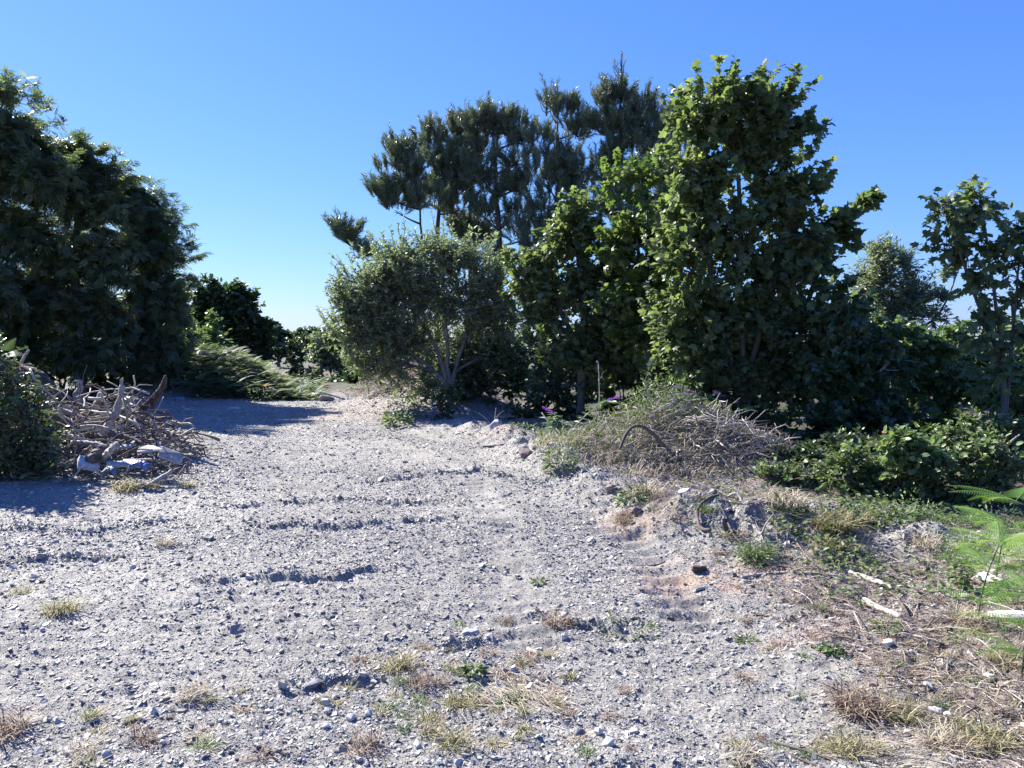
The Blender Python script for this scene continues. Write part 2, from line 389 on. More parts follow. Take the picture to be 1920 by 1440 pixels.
# ------------------------------------------------------------------ leaf templates (unit length along +x, normal +z)
def fan(per, center=(.5, 0, 0)):
    V = np.array([center]+list(per)); n = len(per)
    f = np.array([[0, 1+i, 1+(i+1) % n] for i in range(n)])
    return V, [f]
LT = {}
syc = [(0, 0, 0), (.12, -.30, -.06), (-.02, -.47, -.12), (.30, -.34, -.07), (.52, -.58, -.16), (.60, -.24, -.05), (.78, -.24, -.08), (1.0, 0, -.20), (.78, .24, -.08), (.60, .24, -.05), (.52, .58, -.16), (.30, .34, -.07), (-.02, .47, -.12), (.12, .30, -.06)]
LT['syc'] = fan(syc, (.38, 0, .03))
LT['oval'] = (np.array([(0, 0, 0), (.3, -.3, .05), (.72, -.26, .02), (1, 0, -.08), (.72, .26, .02), (.3, .3, .05), (.5, 0, -.03)]), [np.array([[0, 1, 6, 5], [1, 2, 3, 6], [6, 3, 4, 5]])])
LT['lance'] = (np.array([(0, 0, 0), (.4, -.17, .04), (1, 0, -.05), (.4, .17, .04)]), [np.array([[0, 1, 2], [0, 2, 3]])])
def comp(n, w, lw):
    V = []; Fc = []
    for k in range(n):
        t = .22+.78*k/(n-1)
        for s in ((-1, 1) if k < n-1 else (0,)):
            b = len(V); o = np.array([t-.12, 0, -.18*t*t])
            d = np.array([.55, s*.85, -.15]) if s else np.array([1, 0, -.2]); d = d/np.linalg.norm(d)*w*(1-.25*abs(t-.6))
            q = np.array([-d[1], d[0], 0]); q = q/np.linalg.norm(q)*lw
            V += [o, o+d*.45+q, o+d, o+d*.45-q]; Fc.append([b, b+1, b+2, b+3])
    return np.array(V), [np.array(Fc)]
LT['ash'] = comp(5, .42, .085)
def tuft(n, L, w, seed):
    r = RG(seed); V = []; Fc = []
    for k in range(n):
        t = k/n; o = np.array([t*.75, 0, 0])
        a = r.random()*2*math.pi; s = .55+.5*r.random()
        d = nrm(np.array([.75+.2*r.random(), math.cos(a)*s, math.sin(a)*s]))*L*(.8+.4*r.random())
        q = nrm(np.cross(d, r.normal(size=3)))*w
        b = len(V); V += [o-q, o+q, o+d]; Fc.append([b, b+1, b+2])
    return np.array(V), [np.array(Fc)]
LT['needle'] = tuft(30, .34, .021, 3)
def frond(np_, seg, wid, droop):
    """pinnate frond, unit length: rachis plus notched pinnae"""
    V = []; Q = []; T = []
    for k in range(np_):
        t = .12+.86*k/(np_-1)
        z = .22*t-droop*t*t; L = wid*math.sin(math.pi*min(1, (t-.02)*.95)**.6)*(1-t*.55)+.02
        for s in (-1, 1):
            o = np.array([t, 0, z]); d = np.array([.28, s*1., -.22]); d /= np.linalg.norm(d); q = np.array([1, 0, .1])
            for j in range(seg):
                a0, a1 = j/seg, (j+1)/seg; hw = (.30/np_ if seg > 1 else .40/np_)*(1.9 if seg > 1 else 1.25)*(1-a0*.8)*(1-.3*t)
                b = len(V)
                V += [o+d*L*a0-q*.15*hw, o+d*L*(a0+.12/seg)+q*hw-np.array([0, 0, .1*hw]), o+d*L*a1+q*.08*hw, o+d*L*(a0+.12/seg)-q*hw-np.array([0, 0, .1*hw])]
                Q.append([b, b+1, b+2, b+3])
    for k in range(5):
        t0, t1 = k/5, (k+1)/5; b = len(V)
        for t in (t0, t1):
            z = .22*t-droop*t*t
            V += [np.array([t, -.006, z]), np.array([t, .006, z])]
        Q.append([b, b+1, b+3, b+2])
    return np.array(V), [np.array(Q)]
LT['frond'] = frond(13, 1, .30, .34)
LT['frond_near'] = frond(24, 8, .36, .30)

def rdir(rng, n): return nrm(rng.normal(size=(n, 3)))

# ------------------------------------------------------------------ tree builder
def tree(name, label, cat, base, trunk_px, Y, blobs, leaf, lmat, bmat, lsize, dens, tr=.10, group=None, seed=1, up=.35, twig_len=.30, leaf_tw=7, depth=None, flat=.6, stems=None, stemr=None, crownname='crown', outward=.6, shell=.45, minz=None, limb_sag=.25, droop=0., shoots=0, gap=.0, shoot_len=1.25, lmin=.35):
    """blobs: (px, py, rx, ry[, dy[, density factor]]) in photo pixels at distance Y+dy; built at their own distance and size"""
    rng = RG(seed)
    base = np.array(base, float)
    root = empty(name, tuple(base), label, cat, group)
    wood = MB(); leaves = MB()
    bs = []
    for b in blobs:
        px, py, rx, ry = b[:4]; dy = b[4] if len(b) > 4 else 0; df = b[5] if len(b) > 5 else 1
        c = P(px, py, Y+dy); s = (Y+dy)/F
        bs.append((c, np.array([rx*s, (depth or min(rx, 1.3*ry))*s, ry*s]), df))
    # trunks
    trunks = []
    for tp in (stems or [trunk_px]):
        pts = [base+np.array([(rng.random()-.5)*.1, (rng.random()-.5)*.1, -.1])]+[P(px, py, Y+(q[0] if q else 0)) for px, py, *q in tp]
        trunks.append(smooth_path(pts, 14))
    for k, t in enumerate(trunks):
        r0 = stemr or tr
        rr = np.linspace(1, .18, 14)**.9*r0; rr[0] *= 1.35
        t = t+rng.normal(size=t.shape)*r0*.15
        trunks[k] = t
        V, fs, nq, nc = tubes(t[None], rr[None], 9); wood.add(V, fs)
    allT = np.concatenate(trunks)
    LV = []; tw_a = []; tw_b = []; bc = []
    for c, r, df in bs:
        vol = r[0]*r[2]
        d = np.linalg.norm(allT-c, axis=1)+np.where(allT[:, 2] > c[2]-.15*r[2], 2.5*(allT[:, 2]-c[2]+.15*r[2]), 0)+.0
        st = allT[np.argmin(d)]
        mid = (st+c)/2+np.array([0, 0, limb_sag*np.linalg.norm(c-st)*.5])*(1 if c[2] > st[2] else .4)
        mid[:2] += rng.normal(size=2)*.08*np.linalg.norm(c-st)
        limb = bez(st[None], mid[None], c[None]+np.array([[0, 0, r[2]*.5]]), 8)
        lr = min(tr*.55, .012+.03*np.linalg.norm(c-st))
        V, fs, *_ = tubes(limb, np.linspace(lr, lr*.3, 8)[None], 6); wood.add(V, fs)
        ns = max(4, int(14*vol**.7*dens*df)); 
        q = rdir(rng, ns)*(rng.random((ns, 1))**shell)*.85
        ends = c+q*r
        ti = rng.random(ns)*.75+.25; s0 = limb[0][(ti*7).astype(int)]
        mm = (s0+ends)/2+np.array([0, 0, .12])*np.linalg.norm(ends-s0, axis=1, keepdims=True)
        sub = bez(s0, mm, ends, 5)
        sr = np.linspace(1, .35, 5)[None]*np.clip(lr*.4, .006, .02)*np.ones((ns, 1))
        V, fs, *_ = tubes(sub, sr, 4); wood.add(V, fs)
        nt_ = 6
        for k in range(nt_):
            u = .35+.65*rng.random(ns); ii = u*4; i0 = np.clip(ii.astype(int), 0, 3); ff = (ii-i0)[:, None]
            a = sub[np.arange(ns), i0]*(1-ff)+sub[np.arange(ns), i0+1]*ff
            dirn = nrm(nrm(a-c)*outward+rdir(rng, ns)*.8+np.array([0, 0, up]))
            L = twig_len*(.6+.8*rng.random((ns, 1)))*np.clip(r.min()/(.9*twig_len), lmin, 1)
            tw_a.append(a); tw_b.append(a+dirn*L); bc.append(np.repeat(c[None], ns, 0))
    A = np.concatenate(tw_a); B = np.concatenate(tw_b); BC = np.concatenate(bc)
    if gap:
        f = 1.1/(twig_len*2.2)
        nz = fbm(A[:, 0]*f+seed, A[:, 2]*f*1.4+A[:, 1]*f*.8, 2)
        kk = nz > -.5+gap; A, B, BC = A[kk], B[kk], BC[kk]
    if shoots:
        big = [q for q, b in enumerate(bs) if b[1].min() > .17] or [0]; shoots = shoots if len(big) > 1 else 12; ii = np.array(big)[rng.integers(0, len(big), shoots)]; dd = nrm(rdir(rng, shoots)*np.array([1, .6, .6])+np.array([0, 0, .55]))
        cc = np.array([b[0] for b in bs])[ii]; rr = np.array([b[1] for b in bs])[ii]
        a = cc+dd*rr*.85; L = twig_len*shoot_len*(.5+.7*rng.random((shoots, 1)))
        for q in range(2):
            h = a+nrm(dd*.7+np.array([0, 0, .8-droop*2.2])+rng.normal(size=a.shape)*.15)*L*.5
            A = np.concatenate([A, a]); B = np.concatenate([B, h]); BC = np.concatenate([BC, cc]); a = h
    if minz is not None:
        B[:, 2] = np.maximum(B[:, 2], minz); A[:, 2] = np.maximum(A[:, 2], minz)
    mid = (A+B)/2+rng.normal(size=A.shape)*.03+np.array([0, 0, -droop*twig_len])
    tw = bez(A, mid, B, 3)
    V, fs, *_ = tubes(tw, np.array([[.006, .0045, .002]])*np.ones((len(A), 1))*max(1, Y/12), 3, cap=False); wood.add(V, fs)
    tv, tf = LT[leaf]
    clump = rng.random(len(A))
    for k in range(leaf_tw):
        u = (k+.6)/leaf_tw; u = u+rng.normal(size=(len(A), 1))*.07
        p = A*(1-u)+B*u
        td = nrm(B-A)
        if leaf == 'needle':
            d = nrm(td+rdir(rng, len(A))*.35+np.array([0, 0, .35])); upv = rdir(rng, len(A))
            p = p+rng.normal(size=p.shape)*.02
        else:
            side = rdir(rng, len(A)); side[:, 2] *= .4
            d = nrm(td*.5+side*1.0+nrm(p-BC)*.35+np.array([0, 0, -.25-droop]))
            upv = nrm(np.array([0, 0, 1.])*flat+rdir(rng, len(A))*.75+nrm(p-BC)*.35)
        sc = lsize*(.65+.6*rng.random(len(A)))
        per = np.clip(.55*rng.random(len(A))+.45*clump+rng.normal(size=len(A))*.05, 0, 1)
        V, fs, rn = place(tv, tf, p, frames(d, upv), sc, rng, per); leaves.add(V, fs, rn)
    if trunk_px is not None or stems:
        wood.build('trunk', bmat, root, smooth=True)
    else:
        wood.build('branches', bmat, root, smooth=True)
    leaves.build(crownname, lmat, root)
    return root


# ------------------------------------------------------------------ trees
def gb(px, Y, dz=0.):
    x = P(px, 620, Y)[0]; return on(x, Y, dz)
GA = 'tall ash trees along the left side'
tree('ash_tree', 'tallest dark ash tree, cut by the left edge of the photo', 'tree', gb(-70, 16.5), [(-70, 600), (-40, 450), (-10, 300), (0, 200)], 16.5,
     [(15, 190, 45, 45), (50, 250, 55, 60), (-70, 250, 90, 90), (0, 330, 110, 80), (85, 340, 60, 60), (-90, 430, 110, 110), (60, 450, 110, 90, .5), (0, 560, 120, 90), (110, 560, 70, 80, 1), (-60, 660, 120, 70), (60, 660, 70, 50, 1)],
     'ash', M['ash'], M['bark'], .175, 4.4, .16, GA, 11, shoots=120, gap=.22, up=.2, droop=.25, leaf_tw=8)
tree('ash_tree', 'middle ash tree on the left with feathery drooping tips on its top', 'tree', gb(150, 17.5), [(150, 640), (140, 500), (150, 380), (140, 300)], 17.5,
     [(75, 300, 45, 50), (120, 310, 45, 40), (160, 300, 25, 30), (150, 370, 60, 60), (205, 340, 30, 40), (210, 400, 60, 50), (130, 470, 90, 70), (220, 490, 70, 70), (140, 580, 90, 70), (220, 590, 60, 70), (160, 660, 100, 50)],
     'ash', M['ash'], M['bark'], .175, 4.4, .14, GA, 12, shoots=110, gap=.22, up=.2, droop=.25, leaf_tw=8)
tree('ash_tree', 'shorter ash tree rounding down beside the gap of sky on the left', 'tree', gb(290, 18.3), [(290, 660), (280, 560), (275, 460), (270, 400)], 18.3,
     [(265, 390, 40, 40), (235, 370, 25, 30), (300, 430, 45, 45), (255, 470, 60, 60), (320, 490, 35, 50), (290, 560, 65, 60), (335, 570, 28, 60), (250, 620, 70, 60), (325, 650, 40, 50), (280, 690, 90, 45)],
     'ash', M['ash'], M['bark'], .17, 4.6, .13, GA, 13, shoots=110, gap=.22, up=.2, droop=.25, leaf_tw=8)
tree('maple_tree', 'round dark leafy tree behind the bracken bank', 'tree', gb(455, 27), [(455, 640), (450, 590)], 27,
     [(375, 560, 36, 28), (400, 556, 40, 32), (440, 560, 38, 32), (350, 620, 40, 60), (495, 620, 26, 30), (465, 585, 35, 40), (410, 620, 50, 50), (470, 640, 45, 50), (500, 655, 22, 45), (380, 600, 30, 50), (430, 680, 80, 40)],
     'oval', M['dark'], M['bark'], .17, 3.2, .14, 'dark trees beyond the clearing', 14, leaf_tw=9)
tree('young_maple', 'small pale green sapling lit by sun in front of the round dark tree', 'tree', gb(400, 20.5), [(398, 640), (396, 600)], 20.5,
     [(398, 600, 10, 18), (385, 635, 22, 22), (412, 640, 26, 18), (400, 665, 36, 16)], 'oval', M['bramble'], M['bark'], .11, 2.6, .04, None, 15, leaf_tw=8)
# dark undergrowth under the ash trees and at the far end of the clearing
GU = 'dark shrubs at the edge of the clearing'
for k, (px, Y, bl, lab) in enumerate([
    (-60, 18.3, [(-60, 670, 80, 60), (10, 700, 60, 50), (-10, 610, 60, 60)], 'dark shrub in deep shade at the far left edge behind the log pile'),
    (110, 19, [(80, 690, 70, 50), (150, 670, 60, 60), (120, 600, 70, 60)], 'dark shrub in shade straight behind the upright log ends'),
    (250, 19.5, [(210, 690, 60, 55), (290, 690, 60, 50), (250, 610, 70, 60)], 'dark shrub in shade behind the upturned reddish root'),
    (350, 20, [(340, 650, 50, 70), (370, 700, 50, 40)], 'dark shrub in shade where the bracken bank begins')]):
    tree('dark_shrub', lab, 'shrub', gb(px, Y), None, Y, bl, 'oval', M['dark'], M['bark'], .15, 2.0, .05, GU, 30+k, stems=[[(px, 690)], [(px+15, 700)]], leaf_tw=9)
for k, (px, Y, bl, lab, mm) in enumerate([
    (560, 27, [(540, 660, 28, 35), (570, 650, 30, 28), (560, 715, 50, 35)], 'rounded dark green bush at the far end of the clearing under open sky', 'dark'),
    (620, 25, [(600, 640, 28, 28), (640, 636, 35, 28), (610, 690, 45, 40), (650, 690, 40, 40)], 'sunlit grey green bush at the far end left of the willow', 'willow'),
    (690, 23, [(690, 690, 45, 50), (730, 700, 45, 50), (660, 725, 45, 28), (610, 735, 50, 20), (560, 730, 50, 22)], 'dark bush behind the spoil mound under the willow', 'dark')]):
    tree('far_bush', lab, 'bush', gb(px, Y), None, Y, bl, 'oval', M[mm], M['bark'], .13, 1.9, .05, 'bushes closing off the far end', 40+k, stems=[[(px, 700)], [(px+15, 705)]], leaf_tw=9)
tree('far_tree', 'low dark tree row filling the gap far behind the round tree', 'tree', gb(520, 34), [(520, 640)], 34,
     [(505, 630, 30, 22), (540, 642, 30, 18), (590, 640, 40, 20), (640, 645, 50, 25), (700, 640, 50, 25), (750, 650, 50, 25)], 'oval', M['dark'], M['bark'], .2, 4.5, .1, None, 46, leaf_tw=8)

# willow in the middle
tree('willow_tree', 'broad grey green willow with fanned stems in the middle of the photo', 'tree', gb(846, 14.3), None, 14.3,
     [(680, 590, 50, 45), (650, 630, 26, 34), (735, 650, 55, 40), (755, 500, 60, 38), (830, 495, 65, 35), (890, 520, 50, 40), (930, 545, 38, 40), (700, 540, 48, 38), (790, 555, 75, 45), (870, 580, 70, 50), (655, 585, 30, 28), (715, 600, 60, 40), (945, 610, 40, 45), (690, 650, 45, 35, .3, .8), (780, 640, 60, 40, .3, .7), (880, 650, 60, 40, .6, .8), (730, 690, 40, 25, 0, .8), (700, 690, 50, 40, .3, .8), (780, 715, 60, 38, .5, .7), (870, 700, 60, 40, .7, .8), (935, 670, 44, 44, .4, .8)],
     'lance', M['willow'], M['bark_w'], .095, 6.5, .065, None, 50, shoots=420, shoot_len=1.6, gap=.29, up=.35, twig_len=.34, leaf_tw=16,
     stems=[[(835, 700), (800, 620), (740, 540)], [(842, 700), (835, 600), (830, 500)], [(850, 710), (880, 610), (910, 530)], [(838, 720), (770, 660), (700, 600)]], stemr=.06, depth=55, flat=.4)

# pines
GP = 'dark pine trees standing behind the willow and maples'
def pine(lab, px, Y, blobs, seed, trunkpts, tips, tr=.13, base=None, dens=1.5):
    r = tree('pine_tree', lab, 'tree', gb(base or px, Y), trunkpts, Y, blobs, 'needle', M['pine'], M['bark_pine'], .42, dens, tr, GP, seed, shoots=130, gap=.39, up=.75, twig_len=.40, leaf_tw=4, outward=.35, limb_sag=-.05, shell=.6)
    # upright leading shoots at the top
    rng = RG(seed+500); w = MB(); n = MB()
    for (tx, ty, ln) in tips:
        a = P(tx, ty+ln, Y); b = P(tx, ty, Y); a[1] += rng.normal()*.2; b[1] = a[1]
        V, fs, *_ = tubes(bez(a[None], (a+b)[None]/2+.02, b[None], 4), np.array([[.03, .025, .018, .008]]), 5); w.add(V, fs)
        m = max(6, int(ln/3.2)); u = np.linspace(0, .93, m)[:, None]
        tv, tf = LT['needle']
        for s in range(2):
            V, fs, rn = place(tv, tf, a*(1-u)+b*u, frames(nrm(np.array([[0, 0, 1.]])+rng.normal(size=(m, 3))*.25), rdir(rng, m)), .21*(1.1-.5*u[:, 0]), rng); n.add(V, fs, rn)
        for j in range(int(ln/9)):       # side shoots curving up
            t = rng.random()*.5; s0 = a*(1-t)+b*t; an = rng.random()*6.28; L = .25+.3*rng.random()
            e = s0+np.array([math.cos(an)*L*.6, math.sin(an)*L*.6, L])
            V, fs, *_ = tubes(bez(s0[None], (s0+np.array([math.cos(an)*L*.5, math.sin(an)*L*.5, .05]))[None], e[None], 4), np.array([[.02, .015, .012, .008]]), 4); w.add(V, fs)
            uu = np.linspace(.3, 1, 4)[:, None]
            V, fs, rn = place(tv, tf, s0*(1-uu)+e*uu, frames(nrm(np.array([[0, 0, 1.]])+rng.normal(size=(4, 3))*.25), rdir(rng, 4)), .24*np.ones(4), rng); n.add(V, fs, rn)
    if tips: w.build('leader_shoot', M['bark_pine'], r, True); n.build('leader_needles', M['pine'], r)
    return r
pine('leftmost pine of the row, spreading low boughs out to the left over open sky', 790, 26,
     [(752, 300, 24, 26), (735, 335, 24, 20), (722, 375, 26, 12), (780, 330, 35, 30), (760, 385, 45, 20), (800, 390, 35, 30), (740, 400, 24, 12)], 61,
     [(792, 600), (791, 480), (788, 400), (770, 300)], [(748, 262, 22), (738, 275, 18), (762, 280, 15)], .08)
pine('second pine from the left of the row, narrow with spiky twin tops', 822, 26.8,
     [(802, 275, 16, 22), (850, 265, 24, 28), (825, 310, 38, 30), (860, 330, 30, 30), (835, 370, 36, 26), (865, 400, 30, 20)], 62,
     [(820, 600), (820, 470), (824, 380), (845, 270)], [(801, 225, 40), (850, 208, 45), (815, 232, 25), (872, 230, 25)], .15)
pine('tall pine with the broad flat crown in the middle of the row', 938, 26,
     [(925, 240, 26, 26), (893, 250, 18, 26), (958, 250, 22, 26), (985, 270, 22, 22), (920, 295, 45, 26), (975, 310, 35, 24), (900, 330, 30, 26), (935, 365, 45, 22), (995, 350, 26, 24), (960, 420, 40, 24), (905, 410, 28, 18), (985, 460, 32, 26), (950, 505, 36, 16)], 63,
     [(937, 640), (937, 480), (932, 380), (924, 250)], [(924, 200, 40), (888, 208, 30), (957, 208, 32), (903, 210, 25), (973, 215, 25), (1000, 235, 20)], .18)
pine('slim pine showing only a bare straight trunk right behind the willow top', 882, 27.5,
     [(875, 350, 22, 24), (885, 300, 20, 26), (870, 440, 24, 16), (895, 460, 24, 14)], 64,
     [(884, 620), (882, 500), (880, 400), (884, 290)], [(884, 262, 20)], .12)
pine('bushy brownish green pine with two pointed tops right of the flat crowned pine', 1040, 25,
     [(1030, 215, 13, 26), (1060, 225, 18, 24), (1078, 260, 20, 26), (1040, 270, 34, 30), (1010, 285, 22, 22), (1060, 320, 40, 34), (1020, 340, 34, 30), (1085, 360, 32, 34), (1035, 395, 45, 30), (1005, 430, 32, 26), (1060, 450, 45, 34), (1020, 490, 45, 30)], 65,
     [(1042, 640), (1040, 480), (1045, 350), (1045, 230)], [(1025, 158, 55), (1063, 170, 50), (1083, 188, 36), (1045, 195, 30)], .16, dens=1.75)
pine('tallest pine with one long bare leading spike beside the big sycamore', 1165, 24.5,
     [(1162, 195, 14, 24), (1135, 205, 12, 22), (1203, 215, 14, 22), (1165, 245, 32, 30), (1215, 255, 18, 28), (1125, 250, 22, 12), (1150, 295, 38, 28), (1200, 300, 34, 32), (1110, 330, 30, 24), (1165, 350, 50, 32), (1215, 360, 34, 34), (1130, 400, 40, 34), (1190, 430, 50, 36), (1235, 270, 14, 24)], 66,
     [(1168, 640), (1167, 480), (1165, 330), (1162, 190)], [(1162, 104, 80), (1133, 158, 40), (1120, 165, 30), (1204, 172, 38), (1228, 180, 42), (1150, 165, 30), (1178, 168, 30), (1195, 195, 26)], .17, dens=1.75)
pine('pine mostly hidden behind the left shoulder of the big sycamore', 1270, 25.5,
     [(1262, 260, 18, 30), (1280, 310, 36, 34), (1250, 350, 40, 36), (1290, 400, 50, 50), (1250, 450, 50, 40)], 67,
     [(1272, 640), (1270, 450), (1265, 280)], [(1262, 215, 30), (1250, 240, 24)], .14)
pine('crooked low pine bough reaching out left above the willow', 735, 21.5,
     [(645, 450, 12, 5), (634, 443, 6, 4), (680, 480, 10, 5, 0, .6)], 68,
     [(735, 600), (725, 545), (700, 500), (668, 468)], [], .06, dens=2.6)

# sycamores
GS = 'sycamore trees with lobed leaves'
tree('sycamore_tree', 'smaller leafy sycamore between the willow and the big sycamore', 'tree', gb(1090, 13), [(1095, 640), (1090, 520), (1085, 420)], 13,
     [(1078, 405, 28, 32), (1050, 455, 34, 34), (1105, 450, 40, 40), (1025, 510, 34, 34), (1080, 530, 52, 44), (1140, 530, 45, 50), (1010, 560, 30, 34), (1050, 600, 52, 42), (1120, 610, 55, 48), (1165, 600, 45, 50), (1160, 670, 50, 50), (1030, 660, 45, 34), (1100, 680, 60, 40), (975, 520, 24, 34), (985, 600, 26, 34)],
     'syc', M['sycamore'], M['bark'], .112, 3.6, .07, GS, 71, shoots=90, gap=.26, leaf_tw=9, up=.3, stems=[[(1095, 640), (1085, 520), (1078, 410)], [(1085, 660), (1050, 580), (1030, 500)], [(1100, 650), (1130, 570), (1130, 470)]], depth=45)
tree('sycamore_tree', 'yellow green sycamore leaning against the left side of the big sycamore', 'tree', gb(1215, 12.2), None, 12.2,
     [(1172, 345, 28, 30), (1205, 350, 26, 24), (1165, 400, 40, 38), (1215, 400, 34, 36), (1190, 460, 55, 45), (1245, 470, 36, 45), (1150, 470, 28, 36), (1210, 540, 60, 48), (1160, 580, 45, 40), (1250, 600, 45, 50), (1200, 640, 60, 44)],
     'syc', M['sycamore_pale'], M['bark'], .115, 3.0, .07, GS, 72, shoots=80, gap=.26, leaf_tw=8, up=.3, stems=[[(1215, 620), (1200, 500), (1180, 370)], [(1225, 640), (1230, 520), (1210, 400)]], depth=45)
tree('sycamore_tree', 'big tall sycamore with dense dark lobed leaves, the largest on the right', 'tree', gb(1392, 10.6), None, 10.6,
     [(1385, 150, 20, 22, 0, .8), (1322, 222, 30, 28), (1385, 200, 42, 40), (1440, 215, 38, 36), (1462, 190, 12, 8, 0, .6), (1330, 560, 60, 50), (1335, 490, 50, 45), (1300, 640, 55, 40), (1420, 590, 60, 50), (1505, 250, 20, 26, 0, .6), (1300, 250, 36, 40), (1360, 270, 60, 50), (1430, 280, 56, 50), (1485, 310, 28, 40), (1280, 330, 36, 45), (1350, 350, 70, 50), (1440, 370, 70, 55), (1515, 380, 26, 40),
      (1310, 640, 60, 50, .4), (1370, 670, 70, 60, .5), (1300, 420, 55, 50), (1390, 440, 80, 50), (1480, 450, 60, 55), (1270, 500, 45, 45), (1350, 520, 75, 50), (1450, 540, 80, 55), (1530, 500, 45, 55), (1290, 590, 55, 45), (1380, 610, 80, 50), (1480, 630, 80, 55), (1560, 610, 46, 60), (1600, 640, 36, 50), (1570, 700, 60, 60), (1270, 660, 40, 36), (1340, 690, 70, 45), (1440, 710, 85, 50), (1530, 710, 60, 60), (1340, 750, 50, 34), (1430, 785, 70, 34, .2, .7),
      (1572, 430, 18, 20, 0, 1), (1598, 405, 16, 9, 0, 1.6), (1622, 388, 16, 7, 0, 1.6), (1645, 374, 14, 5, 0, 1.6), (1590, 450, 12, 18, 0, 1)],
     'syc', M['sycamore'], M['bark'], .115, 3.5, .085, GS, 73, shoots=320, shoot_len=1.5, gap=.22, leaf_tw=8, up=.3, twig_len=.28,
     stems=[[(1392, 700), (1388, 500), (1385, 300), (1380, 150)], [(1380, 720), (1340, 560), (1320, 400), (1310, 230)], [(1400, 720), (1440, 560), (1470, 400), (1450, 240)], [(1405, 740), (1500, 600), (1560, 450), (1640, 385)]], depth=62, stemr=.06)
tree('silver_willow', 'pale feathery tree against the sky between the two right hand sycamores', 'tree', gb(1690, 16.5), None, 16.5,
     [(1655, 490, 28, 34), (1690, 500, 26, 30, 0, .7), (1640, 540, 40, 40), (1700, 560, 44, 34), (1670, 600, 60, 34), (1755, 560, 22, 12, 0, .6), (1750, 600, 34, 20, 0, .5), (1790, 520, 20, 12, 0, .4), (1660, 650, 70, 40)],
     'lance', M['willow'], M['bark_w'], .105, 7.5, .05, None, 74, leaf_tw=13, up=.5, twig_len=.45, stems=[[(1680, 620), (1650, 540), (1640, 460)], [(1690, 620), (1700, 540), (1712, 455)], [(1700, 640), (1760, 590), (1800, 500)]], stemr=.045, depth=50)
tree('sycamore_tree', 'thin young sycamore with open tiers of leaves at the right edge of the photo', 'tree', gb(1885, 8.6), None, 8.6,
     [(1765, 390, 15, 20, 0, .6), (1835, 372, 10, 12, 0, .5), (1845, 405, 30, 16, 0, .8), (1805, 425, 26, 22, 0, .8), (1895, 440, 28, 26, 0, .8), (1860, 470, 34, 26), (1815, 490, 28, 24, 0, .8), (1780, 470, 24, 9, 0, .6), (1900, 510, 36, 34), (1835, 545, 42, 34, 0, .9), (1895, 590, 45, 40), (1840, 620, 36, 34), (1905, 670, 45, 45), (1860, 710, 45, 40), (1930, 560, 40, 60)],
     'syc', M['sycamore'], M['bark'], .10, 1.9, .04, GS, 75, gap=.12, leaf_tw=4, up=.25, twig_len=.26, lmin=.8, stems=[[(1880, 700), (1830, 560), (1790, 450), (1765, 380)], [(1885, 720), (1865, 560), (1850, 450), (1838, 368)], [(1890, 720), (1905, 560), (1915, 430)]], stemr=.03, depth=38)

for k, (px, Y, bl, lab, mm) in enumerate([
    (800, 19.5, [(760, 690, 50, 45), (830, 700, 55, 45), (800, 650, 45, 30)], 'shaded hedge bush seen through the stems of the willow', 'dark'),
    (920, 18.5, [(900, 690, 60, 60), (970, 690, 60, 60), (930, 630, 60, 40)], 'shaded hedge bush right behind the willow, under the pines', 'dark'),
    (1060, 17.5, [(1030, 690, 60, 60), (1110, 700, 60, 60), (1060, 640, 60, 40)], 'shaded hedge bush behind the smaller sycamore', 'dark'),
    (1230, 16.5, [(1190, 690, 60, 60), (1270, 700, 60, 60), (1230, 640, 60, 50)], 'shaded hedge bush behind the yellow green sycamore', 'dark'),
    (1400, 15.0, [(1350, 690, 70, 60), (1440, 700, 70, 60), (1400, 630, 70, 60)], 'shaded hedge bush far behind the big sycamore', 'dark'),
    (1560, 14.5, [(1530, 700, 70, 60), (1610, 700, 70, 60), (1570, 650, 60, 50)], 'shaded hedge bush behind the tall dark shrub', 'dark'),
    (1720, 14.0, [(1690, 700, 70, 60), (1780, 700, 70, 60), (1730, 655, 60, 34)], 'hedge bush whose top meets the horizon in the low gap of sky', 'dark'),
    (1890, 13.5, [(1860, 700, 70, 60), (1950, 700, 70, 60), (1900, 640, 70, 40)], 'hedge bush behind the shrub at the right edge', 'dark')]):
    tree('hedge_bush', lab, 'bush', gb(px, Y), None, Y, bl, 'oval', M[mm], M['bark'], .13, 2.3, .05, 'hedge behind the right hand trees', 180+k, stems=[[(px-10, 720)], [(px+15, 705)]], leaf_tw=9, twig_len=.3)
